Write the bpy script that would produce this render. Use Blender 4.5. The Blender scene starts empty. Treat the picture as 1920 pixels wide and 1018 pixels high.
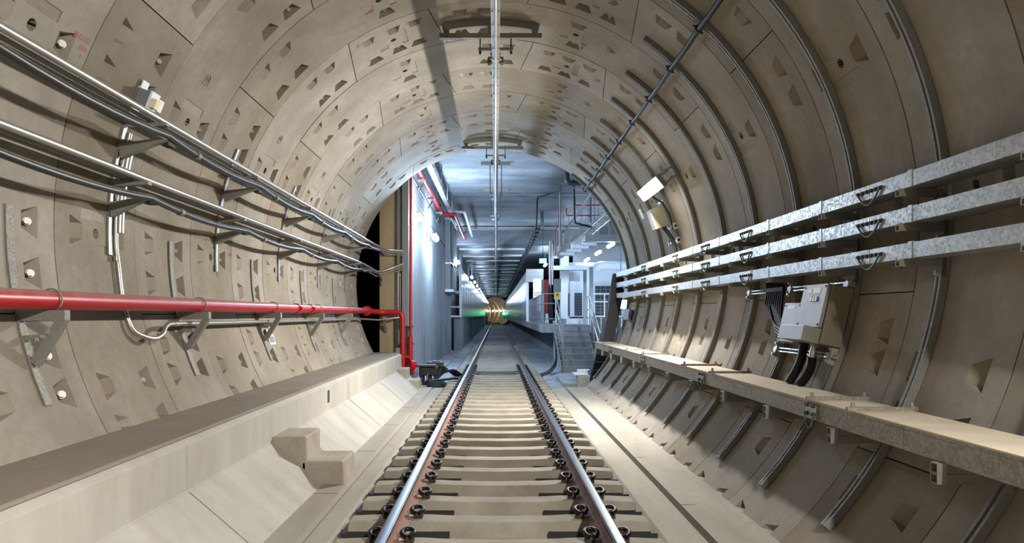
import bpy, bmesh, math, random
from math import sin, cos, pi, radians, degrees, sqrt, atan2
from mathutils import Vector, Matrix
from mathutils.geometry import delaunay_2d_cdt
random.seed(7)
SC = bpy.context.scene
COL = SC.collection

# ------------------------------------------------------------------ camera, world, exposure
F, VX, VY, CAMZ = 1350.0, 930.0, 591.0, 1.41      # focal length in pixels of the 1920 frame, vanishing point, eye height over the rails
cam = bpy.data.objects.new('camera', bpy.data.cameras.new('camera'))
COL.objects.link(cam)
cam.location = (0, 0, CAMZ)
cam.rotation_euler = (pi / 2, 0, 0)
cam.data.sensor_width = 36.0
cam.data.lens = F / 1920 * 36.0
cam.data.shift_x = (960 - VX) / 1920
cam.data.shift_y = (VY - 509) / 1920
cam.data.clip_start, cam.data.clip_end = 0.05, 600
SC.camera = cam

world = bpy.data.worlds.new('world')
SC.world = world
world.use_nodes = True
world.node_tree.nodes['Background'].inputs[0].default_value = (0.6, 0.7, 0.9, 1)
world.node_tree.nodes['Background'].inputs[1].default_value = 0.0

SC.view_settings.view_transform = 'Standard'
SC.view_settings.look = 'None'
SC.view_settings.gamma = 1.0
SC.view_settings.use_curve_mapping = False
SC.view_settings.exposure = 0.35
SC.cycles.use_denoising = True
SC.cycles.max_bounces = 8
SC.cycles.diffuse_bounces = 3
SC.cycles.sample_clamp_indirect = 6.0

TUNNEL_W, STATION_W = 490.0, 260.0                     # watts of one tunnel luminaire and of one station lamp
TUNNEL_C, STATION_C = (1.0, 0.955, 0.885), (0.56, 0.75, 1.0)

def lamp(name, kind, loc, energy, color, parent=None, size=None, aim=None, spread=None, radius=0.06):
    l = bpy.data.lights.new(name, kind)
    l.energy, l.color = energy, color
    if kind == 'AREA':
        l.shape = 'RECTANGLE'
        l.size, l.size_y = size
        if spread: l.spread = spread
    elif kind == 'POINT':
        l.shadow_soft_size = radius
    o = bpy.data.objects.new(name, l)
    COL.objects.link(o)
    o.location = loc
    if aim is not None:
        # the long side of the light (its x) runs along the track
        z = -Vector(aim).normalized(); x = Vector((0, 1, 0)); y = z.cross(x).normalized(); x = y.cross(z)
        o.matrix_world = Matrix(((x.x, y.x, z.x, loc[0]), (x.y, y.y, z.y, loc[1]), (x.z, y.z, z.z, loc[2]), (0, 0, 0, 1)))
    if parent is not None:
        m = o.matrix_world.copy() if aim is not None else Matrix.Translation(loc)
        o.parent = parent
        o.matrix_parent_inverse = Matrix.Translation(-parent.location)
        o.matrix_basis = m
    return o

# ------------------------------------------------------------------ materials
def S(r, g, b):
    f = lambda c: (c / 255 / 12.92) if c / 255 <= 0.04045 else ((c / 255 + 0.055) / 1.055) ** 2.4
    return (f(r), f(g), f(b), 1)

class Mat:
    def __init__(s, name):
        s.m = bpy.data.materials.new(name); s.m.use_nodes = True
        s.nt = s.m.node_tree; s.b = s.nt.nodes['Principled BSDF']
        s.tc = s.n('ShaderNodeTexCoord')
    def n(s, t, **kw):
        nd = s.nt.nodes.new(t)
        for k, v in kw.items(): setattr(nd, k, v)
        return nd
    def l(s, a, b): s.nt.links.new(a, b)
    def noise(s, scale, detail=4, rough=0.6, stretch=None, coord='Object'):
        nd = s.n('ShaderNodeTexNoise'); nd.inputs['Scale'].default_value = scale
        nd.inputs['Detail'].default_value = detail; nd.inputs['Roughness'].default_value = rough
        src = s.n('ShaderNodeNewGeometry').outputs['Position'] if coord == 'World' else s.tc.outputs['Object']
        if stretch:
            mp = s.n('ShaderNodeMapping'); mp.inputs['Scale'].default_value = stretch
            s.l(src, mp.inputs[0]); s.l(mp.outputs[0], nd.inputs['Vector'])
        else: s.l(src, nd.inputs['Vector'])
        return nd.outputs['Fac']
    def ramp(s, fac, stops):
        r = s.n('ShaderNodeValToRGB')
        e = r.color_ramp.elements
        e[0].position, e[0].color = stops[0]; e[1].position, e[1].color = stops[-1]
        for p, c in stops[1:-1]:
            q = e.new(p); q.color = c
        s.l(fac, r.inputs[0]); return r.outputs[0]
    def mix(s, fac, a, b, blend='MIX'):
        nd = s.n('ShaderNodeMix', data_type='RGBA', blend_type=blend)
        for v, i in ((fac, 0), (a, 6), (b, 7)):
            if hasattr(v, 'links') or isinstance(v, bpy.types.NodeSocket): s.l(v, nd.inputs[i])
            else: nd.inputs[i].default_value = v
        return nd.outputs[2]
    def math(s, op, a, b=0.0, c=0.0, clamp=False):
        nd = s.n('ShaderNodeMath', operation=op); nd.use_clamp = clamp
        for v, i in ((a, 0), (b, 1), (c, 2)):
            if isinstance(v, bpy.types.NodeSocket): s.l(v, nd.inputs[i])
            else: nd.inputs[i].default_value = v
        return nd.outputs[0]
    def bump(s, h, strength=0.2, dist=0.01):
        b = s.n('ShaderNodeBump'); b.inputs['Strength'].default_value = strength; b.inputs['Distance'].default_value = dist
        s.l(h, b.inputs['Height']); s.l(b.outputs[0], s.b.inputs['Normal'])
    def set(s, color=None, rough=None, metal=None, spec=None):
        if color is not None:
            if isinstance(color, bpy.types.NodeSocket): s.l(color, s.b.inputs['Base Color'])
            else: s.b.inputs['Base Color'].default_value = color
        if rough is not None:
            if isinstance(rough, bpy.types.NodeSocket): s.l(rough, s.b.inputs['Roughness'])
            else: s.b.inputs['Roughness'].default_value = rough
        if metal is not None: s.b.inputs['Metallic'].default_value = metal
        if spec is not None: s.b.inputs['Specular IOR Level'].default_value = spec
        return s

def concrete(name, light, dark, island=0.0, stain=None, scale=1.0, streak=None, rough=0.85, bump=0.25, speck=0.35):
    m = Mat(name)
    n1 = m.noise(1.1 * scale, 6, 0.62, streak, 'World'); n2 = m.noise(14 * scale, 5, 0.7, None, 'World'); n3 = m.noise(90 * scale, 2, 0.5, None, 'World')
    c = m.ramp(n1, [(0.3, dark), (0.7, light)])
    c = m.mix(m.math('MULTIPLY', m.ramp(n2, [(0.42, (0, 0, 0, 1)), (0.72, (1, 1, 1, 1))]), speck), c, dark)
    if stain:
        n4 = m.noise(0.55 * scale, 7, 0.7, (1, 1, 0.35), 'World')
        c = m.mix(m.ramp(n4, [(0.55, (0, 0, 0, 1)), (0.72, (.8, .8, .8, 1))]), c, stain)
    if island:
        g = m.n('ShaderNodeNewGeometry').outputs['Random Per Island']
        v = m.math('MULTIPLY_ADD', g, island, 1 - island / 2)
        hs = m.n('ShaderNodeHueSaturation'); m.l(c, hs.inputs['Color']); m.l(v, hs.inputs['Value'])
        m.l(m.math('MULTIPLY_ADD', g, -0.5, 1.25), hs.inputs['Saturation']); c = hs.outputs[0]
    m.set(c, rough, 0, 0.25)
    m.bump(m.math('ADD', n2, m.math('MULTIPLY', n3, 0.5)), bump, 0.004)
    return m.m

def plain(name, color, rough=0.5, metal=0.0, var=0.12, scale=9.0, bump=0.0, spec=0.5, dust=None):
    m = Mat(name)
    n = m.noise(scale, 4, 0.6, None, 'World')
    d = tuple(c * (1 - var) for c in color[:3]) + (1,); l = tuple(min(1, c * (1 + var)) for c in color[:3]) + (1,)
    c = m.ramp(n, [(0.3, d), (0.7, l)])
    if dust:
        nz = m.n('ShaderNodeSeparateXYZ'); m.l(m.n('ShaderNodeNewGeometry').outputs['Normal'], nz.inputs[0])
        n5 = m.noise(5.0, 5, 0.7, None, 'World')
        f = m.math('MULTIPLY', m.ramp(m.math('ADD', nz.outputs[2], m.math('MULTIPLY_ADD', n5, 0.9, -0.45)), [(0.3, (0, 0, 0, 1)), (0.85, (1, 1, 1, 1))]), 0.9)
        c = m.mix(f, c, dust)
    m.set(c, rough, metal, spec)
    if bump: m.bump(n, bump, 0.003)
    return m.m

def galvanised(name, light, dark, rough=0.42, metal=0.75, scale=55.0):
    m = Mat(name)
    v = m.n('ShaderNodeTexVoronoi'); v.inputs['Scale'].default_value = scale
    m.l(m.n('ShaderNodeNewGeometry').outputs['Position'], v.inputs['Vector'])
    sep = m.n('ShaderNodeSeparateColor'); m.l(v.outputs['Color'], sep.inputs[0])
    n = m.noise(6, 5, 0.65, None, 'World')
    c = m.ramp(m.math('ADD', m.math('MULTIPLY', sep.outputs[0], 0.5), m.math('MULTIPLY', n, 0.6)), [(0.3, dark), (0.8, light)])
    m.set(c, m.math('MULTIPLY_ADD', sep.outputs[1], 0.25, rough - 0.1), metal, 0.5)
    return m.m

def emit(name, color, strength):
    m = Mat(name)
    m.set((0.8, 0.8, 0.8, 1), 0.5)
    m.b.inputs['Emission Color'].default_value = color
    m.b.inputs['Emission Strength'].default_value = strength
    return m.m

def glass(name, color, alpha_rough=0.08):
    m = Mat(name)
    m.set(color, alpha_rough, 0, 0.6)
    m.b.inputs['Transmission Weight'].default_value = 0.55
    return m.m

M = {}
M['lining'] = concrete('lining_concrete', S(156, 150, 139), S(122, 115, 103), island=0.26, stain=S(126, 115, 98), speck=0.5)
M['lining_back'] = plain('joint_gasket', S(30, 28, 26), 0.9)
M['invert'] = concrete('invert_concrete', S(168, 164, 153), S(142, 137, 125), stain=S(132, 125, 112), streak=(2.2, 0.4, 1))
M['ledge'] = concrete('ledge_concrete', S(182, 179, 170), S(160, 156, 146), stain=S(148, 140, 126), streak=(1, 2.4, 0.5))
M['ledge_top'] = concrete('dusty_ledge_top', S(136, 128, 116), S(118, 110, 98), streak=(1, 0.7, 1), speck=0.5)
M['step'] = concrete('step_concrete', S(176, 169, 154), S(146, 138, 124), scale=2.2, speck=0.6)
M['sleeper'] = concrete('sleeper_concrete', S(164, 159, 146), S(134, 128, 115), scale=2.4, speck=0.4, bump=0.4)
M['station'] = concrete('station_concrete', S(166, 170, 174), S(112, 118, 124), streak=(1, 1, 0.3), scale=1.6, speck=0.6, stain=S(108, 114, 120))
M['soffit'] = concrete('board_marked_soffit', S(158, 162, 166), S(98, 104, 110), streak=(0.4, 1.1, 1), scale=1.0, speck=0.65, stain=S(92, 98, 104))
M['pier'] = concrete('pier_concrete', S(168, 152, 122), S(132, 118, 92), streak=(2, 1, 0.25), scale=1.4)
M['void'] = plain('void_shade_black', S(12, 12, 12), 1.0, spec=0.0)  # near-black colour paints in the shade of the space behind the mouth
M['galv'] = galvanised('galvanised_steel', S(180, 181, 178), S(146, 147, 144), rough=0.42, metal=0.6)
M['galv_dusty'] = galvanised('dusty_galvanised_steel', S(158, 153, 142), S(128, 123, 113), rough=0.6, metal=0.3, scale=60)
M['galv_dull'] = galvanised('dull_galvanised_channel', S(134, 132, 124), S(118, 116, 108), rough=0.6, metal=0.15, scale=110)
M['deck'] = plain('dusty_deck_plate', S(198, 186, 164), 0.8, 0.0, 0.1, 5)
M['steel'] = plain('bright_steel', S(200, 200, 200), 0.25, 1.0, 0.05)
M['bolt'] = plain('zinc_bolt', S(168, 165, 156), 0.45, 0.4, 0.06)
M['bolt_dull'] = plain('dull_bolt', S(168, 162, 148), 0.6, 0.2, 0.06)  # browner and less metallic, for the bolts farther in
M['dark_steel'] = plain('dark_olive_steel', S(122, 119, 108), 0.6, 0.15, 0.1)
M['rail_top'] = plain('polished_rail_head', S(84, 88, 96), 0.38, 1.0, 0.08)
M['rail_side'] = plain('rusty_rail_side', S(140, 108, 96), 0.7, 0.15, 0.12, 12)
M['clip'] = plain('black_clip_steel', S(28, 26, 25), 0.45, 0.4)
M['shoulder'] = plain('rusty_clip_shoulder', S(62, 48, 42), 0.7, 0.2)
M['insul'] = plain('pale_toe_insulator', S(196, 188, 168), 0.6)
M['rubber'] = plain('black_rubber', S(38, 38, 38), 0.7)
M['cable'] = plain('black_cable_sheath', S(34, 34, 36), 0.38, 0.0, 0.2, 20, dust=S(120, 112, 102))
M['cable_dark'] = plain('black_leaky_cable', S(22, 22, 24), 0.55, 0.0, 0.2, spec=0.3)
M['conduit'] = plain('galvanised_conduit', S(176, 175, 170), 0.38, 0.8, 0.06)
M['red'] = plain('red_pipe_paint', S(160, 12, 24), 0.36, 0.0, 0.1, 5, dust=S(150, 116, 106))
M['red_clean'] = plain('red_enamel', S(170, 20, 26), 0.4)
M['beige_box'] = plain('beige_enclosure', S(122, 116, 98), 0.5, 0, 0.05)
M['door_grey'] = plain('brushed_grey_door', S(142, 140, 134), 0.5, 0.2, 0.12, 6)
M['label'] = plain('white_label', S(225, 225, 225), 0.5, 0, 0.02)
M['white_paint'] = plain('white_painted_metal', S(214, 220, 226), 0.45, 0, 0.03)
M['plaster'] = plain('white_plaster', S(206, 210, 214), 0.8, 0, 0.03, 2)
M['grey_paint'] = plain('grey_painted_metal', S(120, 126, 130), 0.5, 0.1, 0.06)
M['grey_dark'] = plain('charcoal_metal', S(56, 60, 64), 0.5, 0.2)
M['grille'] = plain('dark_grille', S(26, 30, 34), 0.6)
M['screen'] = plain('screen_panel_grey', S(128, 134, 134), 0.28, 0.3, 0.06, 0.7)
M['glass'] = plain('screen_door_glass', S(168, 182, 196), 0.25, 0.1, 0.04, 0.6)
M['beam'] = concrete('beam_concrete', S(126, 130, 134), S(84, 88, 92), streak=(0.5, 1, 1), scale=1.4, speck=0.5)
M['yellow'] = plain('yellow_plate', S(226, 190, 40), 0.5)
M['blue'] = plain('blue_button', S(60, 90, 150), 0.4)
M['btn_red'] = plain('red_button', S(170, 50, 44), 0.4)
M['green_wire'] = plain('green_bonding_wire', S(58, 92, 58), 0.5)
M['wood'] = plain('brown_board', S(150, 104, 72), 0.7, 0, 0.15, 14)
M['red_ink'] = plain('red_paint_marking', S(170, 78, 66), 0.8)
M['black_ink'] = plain('black_ink', S(30, 30, 30), 0.7)
M['far_lining'] = concrete('far_lining_concrete', S(176, 164, 132), S(140, 126, 98), scale=0.5)
M['lamp_warm'] = emit('lit_tunnel_diffuser', (1.0, 0.95, 0.84, 1), 22)
M['lamp_cool'] = emit('lit_station_diffuser', (0.86, 0.93, 1.0, 1), 14)
M['lamp_far'] = emit('lit_far_lamp', (1.0, 0.96, 0.85, 1), 9)
M['lamp_green'] = emit('lit_green_signal', (0.05, 1.0, 0.35, 1), 14)
M['exit_green'] = emit('lit_exit_sign', (0.05, 0.75, 0.38, 1), 1.0)
M['exit_white'] = emit('lit_exit_pictogram', (1, 1, 1, 1), 1.6)
M['backlit'] = emit('backlit_white_panel', (0.92, 0.97, 1.0, 1), 0.8)

# ------------------------------------------------------------------ mesh helpers
class MB:
    def __init__(s): s.v, s.f, s.mi = [], [], []
    def add(s, verts, faces, mi=0):
        o = len(s.v); s.v += [tuple(v) for v in verts]
        for f in faces: s.f.append([i + o for i in f]); s.mi.append(mi)
        return s
    def hexa(s, p, mi=0):      # eight corners: bottom loop 0-3, top loop 4-7
        return s.add(p, [(3, 2, 1, 0), (4, 5, 6, 7), (0, 1, 5, 4), (1, 2, 6, 5), (2, 3, 7, 6), (3, 0, 4, 7)], mi)
    def box(s, x0, x1, y0, y1, z0, z1, mi=0):
        return s.hexa([(x0, y0, z0), (x1, y0, z0), (x1, y1, z0), (x0, y1, z0), (x0, y0, z1), (x1, y0, z1), (x1, y1, z1), (x0, y1, z1)], mi)
    def bar(s, a, b, w, h, up=(0, 0, 1), mi=0):     # rectangular bar from a to b
        a, b = Vector(a), Vector(b); d = (b - a).normalized(); u = Vector(up)
        sd = d.cross(u)
        if sd.length < 1e-5: sd = d.cross(Vector((0, 1, 0)))
        sd.normalize(); u = sd.cross(d)
        sd *= w / 2; u = u * (h / 2)
        return s.hexa([a - sd - u, a + sd - u, b + sd - u, b - sd - u, a - sd + u, a + sd + u, b + sd + u, b - sd + u], mi)
    def tube(s, pts, r, n=10, caps=True, mi=0):
        pts = [Vector(p) for p in pts]; rings = []
        d0 = (pts[1] - pts[0]).normalized()
        up = Vector((0, 0, 1)) if abs(d0.z) < 0.9 else Vector((0, 1, 0))
        nrm = d0.cross(up).normalized()
        for i, p in enumerate(pts):
            if i == 0: t = pts[1] - pts[0]
            elif i == len(pts) - 1: t = pts[-1] - pts[-2]
            else: t = (pts[i + 1] - p).normalized() + (p - pts[i - 1]).normalized()
            t.normalize(); nrm = (nrm - t * nrm.dot(t)).normalized(); bn = t.cross(nrm)
            rr = r[i] if isinstance(r, (list, tuple)) else r
            rings.append([p + (nrm * cos(2 * pi * k / n) + bn * sin(2 * pi * k / n)) * rr for k in range(n)])
        vs = [v for rg in rings for v in rg]; fs = []
        for i in range(len(rings) - 1):
            for k in range(n):
                fs.append((i * n + k, i * n + (k + 1) % n, (i + 1) * n + (k + 1) % n, (i + 1) * n + k))
        if caps:
            fs.append(tuple(range(n - 1, -1, -1))); fs.append(tuple((len(rings) - 1) * n + k for k in range(n)))
        return s.add(vs, fs, mi)
    def prism(s, poly, y0, y1, mi=0, caps=True):    # (x, z) polygon, extruded along y
        n = len(poly)
        vs = [(x, y0, z) for x, z in poly] + [(x, y1, z) for x, z in poly]
        fs = [(i, (i + 1) % n, n + (i + 1) % n, n + i) for i in range(n)]
        if caps: fs += [tuple(range(n - 1, -1, -1)), tuple(range(n, 2 * n))]
        return s.add(vs, fs, mi)
    def extr(s, poly3, vec, mi=0):                  # planar 3-D polygon pushed along vec
        n = len(poly3); v = Vector(vec); p = [Vector(q) for q in poly3]
        return s.add(p + [q + v for q in p], [(i, (i + 1) % n, n + (i + 1) % n, n + i) for i in range(n)] + [tuple(range(n - 1, -1, -1)), tuple(range(n, 2 * n))], mi)
    def ribbon(s, pts, wdir, w, tdir, t, mi=0):     # flat strip along pts: wdir(i), tdir(i) give its width and thickness directions
        rings = []
        for i, p in enumerate(pts):
            p = Vector(p); a = Vector(wdir(i)) * (w / 2); b = Vector(tdir(i)) * t
            rings.append([p - a, p + a, p + a + b, p - a + b])
        vs = [v for r in rings for v in r]; fs = []
        for i in range(len(pts) - 1):
            for k in range(4): fs.append((4 * i + k, 4 * i + (k + 1) % 4, 4 * i + 4 + (k + 1) % 4, 4 * i + 4 + k))
        fs += [(3, 2, 1, 0), tuple(4 * (len(pts) - 1) + k for k in range(4))]
        return s.add(vs, fs, mi)
    def build(s, name, mat, parent=None, smooth=None, bevel=0.0, fix=True):
        me = bpy.data.meshes.new(name)
        off = Vector((0, 0, 0))
        if parent is not None: off = root_of(parent)
        me.from_pydata([(v[0] - off.x, v[1] - off.y, v[2] - off.z) for v in s.v], [], s.f)
        for m in (mat if isinstance(mat, (list, tuple)) else [mat]): me.materials.append(m)
        for p, k in zip(me.polygons, s.mi): p.material_index = k
        if fix:
            bm = bmesh.new(); bm.from_mesh(me); bmesh.ops.recalc_face_normals(bm, faces=bm.faces); bm.to_mesh(me); bm.free()
        if smooth is not None:
            me.polygons.foreach_set('use_smooth', [True] * len(me.polygons))
            me.set_sharp_from_angle(angle=radians(smooth))
        o = bpy.data.objects.new(name, me); COL.objects.link(o)
        if parent is not None: o.parent = parent
        if bevel:
            b = o.modifiers.new('bevel', 'BEVEL'); b.width = bevel; b.segments = 2; b.limit_method = 'ANGLE'; b.angle_limit = radians(40)
        return o

def root_of(o):
    while o.parent is not None: o = o.parent
    return o.location.copy()
def thing(name, label, cat, loc, group=None):
    o = bpy.data.objects.new(name, None); COL.objects.link(o); o.location = loc; o.empty_display_size = 0.1
    return tag(o, label, cat, group)
def tag(o, label, cat, group=None, kind=None):
    o['label'] = label; o['category'] = cat
    if group: o['group'] = group
    if kind: o['kind'] = kind
    return o
def struct(o, label=None):
    o['kind'] = 'structure'
    if label: o['label'] = label
    return o
def dup(root, delta, label, only=None):      # a copy of a thing, of its parts and of their sub-parts
    r = root.copy(); COL.objects.link(r); r.location = root.location + Vector(delta); r['label'] = label
    for ch in root.children:
        if only and not ch.name.startswith(only): continue
        if ch.type == 'LIGHT': continue
        c = ch.copy(); COL.objects.link(c); c.parent = r
        for g in ch.children:
            d = g.copy(); COL.objects.link(d); d.parent = c
    return r
ONES = ['', 'first', 'second', 'third', 'fourth', 'fifth', 'sixth', 'seventh', 'eighth', 'ninth', 'tenth', 'eleventh', 'twelfth', 'thirteenth', 'fourteenth', 'fifteenth', 'sixteenth', 'seventeenth', 'eighteenth', 'nineteenth']
TENS = ['', '', 'twent', 'thirt', 'fort', 'fift', 'sixt', 'sevent', 'eight', 'ninet']
def nth(n):
    if n < 20: return ONES[n]
    return TENS[n // 10] + 'ieth' if n % 10 == 0 else TENS[n // 10] + 'y-' + ONES[n % 10]

XC, ZC, R = -0.07, 2.075, 3.15                # axis and radius of the bored tunnel
RING0, RW, Y_END = 5.24, 1.17, 16.62          # one ring joint, the ring width, the tunnel mouth
def pol(a, r, y):                             # a: degrees from the crown, positive to the right
    return Vector((XC + r * sin(radians(a)), y, ZC + r * cos(radians(a))))
def rad_in(a): return Vector((-sin(radians(a)), 0, -cos(radians(a))))
def tang(a): return Vector((cos(radians(a)), 0, -sin(radians(a))))
def at(px, py, d): return Vector(((px - VX) / F * d, d, CAMZ + (VY - py) / F * d))    # the point seen at a pixel of the photograph, d metres ahead

# ------------------------------------------------------------------ tunnel lining: segments with joints, bolt pockets, grout holes and cast-in plates
CIRC = [-112.4, -90.2, -67.5, -45.2, -22.9, -1.2, 20.4, 42.0, 64.4, 86.7, 109.0]
def segs(k):
    # (angle at near edge, angle at far edge) of each longitudinal joint, in order round the ring
    if k % 2 == 0: return [(-143, -143), (-124, -124), (-56.5, -56.5), (10.8, 8.2), (30.2, 32.9), (99, 99), (143, 143)]
    return [(-143, -143), (-102, -102), (-33.2, -35.9), (-13.9, -11.0), (53.5, 53.5), (121, 121), (143, 143)]
part_mb = {'wall_left': MB(), 'ceiling': MB(), 'wall_right': MB()}
bolts = {'wall_left': [], 'ceiling': [], 'wall_right': []}
DEG = pi / 180 * R
def panel(mb, side, k, j0, j1, y0, y1, joints, detailed):
    g = 0.005; dr = random.uniform(-0.002, 0.002)
    af = lambda j, t: j[0] + (j[1] - j[0]) * t
    ga = g / DEG
    n = max(2, int(round((j1[0] - j0[0]) / 2.5)))
    ya, yb = y0 + 0.0065, y1 - 0.0065
    verts, outline = [], []
    def addv(a, y): verts.append(Vector((a * DEG, y))); return len(verts) - 1
    A = lambda i, t: (af(j0, t) + ga) + ((af(j1, t) - ga) - (af(j0, t) + ga)) * i / n
    for i in range(n + 1): outline.append(addv(A(i, 0), ya))
    for q in (1, 2, 3): outline.append(addv(A(n, q / 4), ya + (yb - ya) * q / 4))
    for i in range(n, -1, -1): outline.append(addv(A(i, 1), yb))
    for q in (3, 2, 1): outline.append(addv(A(0, q / 4), ya + (yb - ya) * q / 4))
    for i in range(1, n):
        for q in (1, 2, 3): addv(A(i, q / 4), ya + (yb - ya) * q / 4)
    faces = [outline]; pk = []
    if detailed:
        lo, hi = (j0[0] + j0[1]) / 2, (j1[0] + j1[1]) / 2
        c_hole = (lo + hi) / 2
        spots = [a for a in CIRC if lo + 7.5 < a < hi - 7.5 or (hi - lo < 25 and abs(a - c_hole) < 5)]
        spots += [j + 5.3 for j in [lo]] + [j - 5.3 for j in [hi]]
        full = y1 - y0 > 1.0
        for a in spots:
            for s in (1, -1):
                yj = y0 if s == 1 else y0 + RW
                if not full and s == -1: continue
                f = lambda da, off: Vector((a * DEG + da, yj + s * off))
                lng, sht, dp = 0.112, 0.06, 0.09
                sk = random.uniform(-0.012, 0.012)
                loop = [f(-lng + sk, 0.19), f(lng, 0.19), f(sht, 0.365), f(-sht, 0.365)]
                idx = []
                for v in loop: verts.append(v); idx.append(len(verts) - 1)
                faces.append(idx if s == 1 else idx[::-1])
                pk.append(('pocket', loop, (f(-sht, 0.222), f(sht, 0.222)), dp))
                if s == -1: bolts[side].append((a, yj - 0.235, yj))
        if full:
            ch = {0: (-90.2, -23.5, 20.4, 64.4), 1: (-67.6, -23.5, 20.4, 87.0)}[k % 2]
            for a in ch:
                if not lo + 4 < a < hi - 4: continue
                cy = y0 + 0.55
                loop = [Vector((a * DEG + 0.042 * cos(t * pi / 6), cy + 0.042 * sin(t * pi / 6))) for t in range(12)]
                idx = []
                for v in loop: verts.append(v); idx.append(len(verts) - 1)
                faces.append(idx); pk.append(('hole', loop, None, 0.10))
                for (da, dy, wa, wy) in ((0.143, 0.0, 0.042, 0.21), (-0.15, 0.12, 0.06, 0.06)):
                    if not lo * DEG + 0.15 < a * DEG + da < hi * DEG - 0.15: continue
                    loop = [Vector((a * DEG + da + u * wa, cy + dy + w * wy)) for u, w in ((-1, -1), (1, -1), (1, 1), (-1, 1))]
                    idx = []
                    for v in loop: verts.append(v); idx.append(len(verts) - 1)
                    faces.append(idx); pk.append(('plate', loop, None, 0.007))
    vo, _, fo, _, _, of = delaunay_2d_cdt(verts, [], faces, 1, 1e-5)
    to3 = lambda v, d=0.0: pol(v[0] / DEG, R + dr + d, v[1])
    keep = [f for f, o in zip(fo, of) if o == [0]]
    mb.add([to3(v) for v in vo], [tuple(reversed(f)) for f in keep])
    ol = [verts[i] for i in outline]; m = len(ol)
    mb.add([to3(v) for v in ol] + [to3(v, 0.07) for v in ol], [(i, (i + 1) % m, m + (i + 1) % m, m + i) for i in range(m)])
    for kind, loop, deep, dp in pk:
        if kind == 'pocket':
            p = [to3(v) for v in loop] + [to3(deep[0], dp), to3(deep[1], dp)]
            for fc in ((3, 2, 5, 4), (0, 1, 5, 4), (1, 2, 5), (0, 4, 3)): mb.add([p[i] for i in fc], [tuple(range(len(fc)))])
        else:
            n2 = len(loop); p = [to3(v) for v in loop] + [to3(v, dp) for v in loop]
            mb.add(p, [(i, (i + 1) % n2, n2 + (i + 1) % n2, n2 + i) for i in range(n2)])
            mb.add(p[n2:], [tuple(range(n2))])
for k in range(-6, 10):
    y0 = RING0 + RW * k; y1 = min(y0 + RW, Y_END)
    jl = segs(k)
    for j0, j1 in zip(jl, jl[1:]):
        c = (j0[0] + j1[0]) / 2
        side = 'wall_left' if c < -40 else 'wall_right' if c > 40 else 'ceiling'
        panel(part_mb[side], side, k, j0, j1, y0, y1, jl, k >= -3)
shell = {}
for nm, mb in part_mb.items():
    o = mb.build(nm, M['lining'], None, smooth=30, fix=False)
    # every face of the lining looks towards the tunnel axis or into its own recess: orient by the axis
    bm = bmesh.new(); bm.from_mesh(o.data)
    for fc in bm.faces:
        c = fc.calc_center_median(); ax = Vector((XC, c.y, ZC))
        if fc.normal.dot(ax - c) < 0: fc.normal_flip()
    bm.to_mesh(o.data); bm.free()
    shell[nm] = struct(o)
bk = MB()
N = 72
for (y0, y1) in ((-14, Y_END),):
    ring = lambda r, y: [pol(-180 + 360 * i / N, r, y) for i in range(N)]
    bk.add(ring(R + 0.125, y0) + ring(R + 0.125, y1) + ring(R + 0.3, y1) + ring(R + 0.3, y0),
           [(q * N + i, q * N + (i + 1) % N, (q + 1) * N + (i + 1) % N, (q + 1) * N + i) for q in range(3) for i in range(N)])
struct(bk.build('wall_outer', M['lining_back'], None, smooth=40))
bh = MB()
bh.add([pol(-143 + 286 * i / 60, R, -14) for i in range(61)] + [pol(-143 + 286 * i / 60, R, RING0 - 6 * RW) for i in range(61)], [(i, i + 1, 62 + i, 61 + i) for i in range(60)])
struct(bh.build('wall_behind', M['lining'], None, smooth=40))
# hexagon bolts in the pockets that face back along the tunnel
def hex_bolt(mb, p, d, r, h):
    d = Vector(d).normalized(); u = d.cross(Vector((0, 0, 1)))
    if u.length < 0.1: u = d.cross(Vector((1, 0, 0)))
    u.normalize(); w = d.cross(u)
    for rr, a, b, n in ((r * 1.25, 0, h * 0.25, 14), (r, h * 0.25, h, 6)):
        lo = [Vector(p) + d * a + (u * cos(2 * pi * i / n) + w * sin(2 * pi * i / n)) * rr for i in range(n)]
        hi = [q + d * (b - a) for q in lo]
        mb.add(lo + hi, [(i, (i + 1) % n, n + (i + 1) % n, n + i) for i in range(n)] + [tuple(range(n - 1, -1, -1)), tuple(range(n, 2 * n))])
for nm, bl in bolts.items():
    bl = sorted([b for b in bl if 3.3 < b[1] < 14.5 and abs(b[0]) < 128 and b[0] > -116], key=lambda b: b[1])
    for i, (a, y, yj) in enumerate(bl[:95]):
        if random.random() < 0.4 and y > 5.2: continue
        mb = MB(); p = pol(a, R + (0.05 if y < 5.6 else 0.06), y + 0.012)
        hex_bolt(mb, p, Vector((0, -0.8, 0)) + rad_in(a) * 0.6, 0.023 if y < 5.6 else 0.019, 0.04)
        mb.build('bolt', M['bolt'] if y < 5.6 else M['bolt_dull'], shell[nm])
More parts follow.
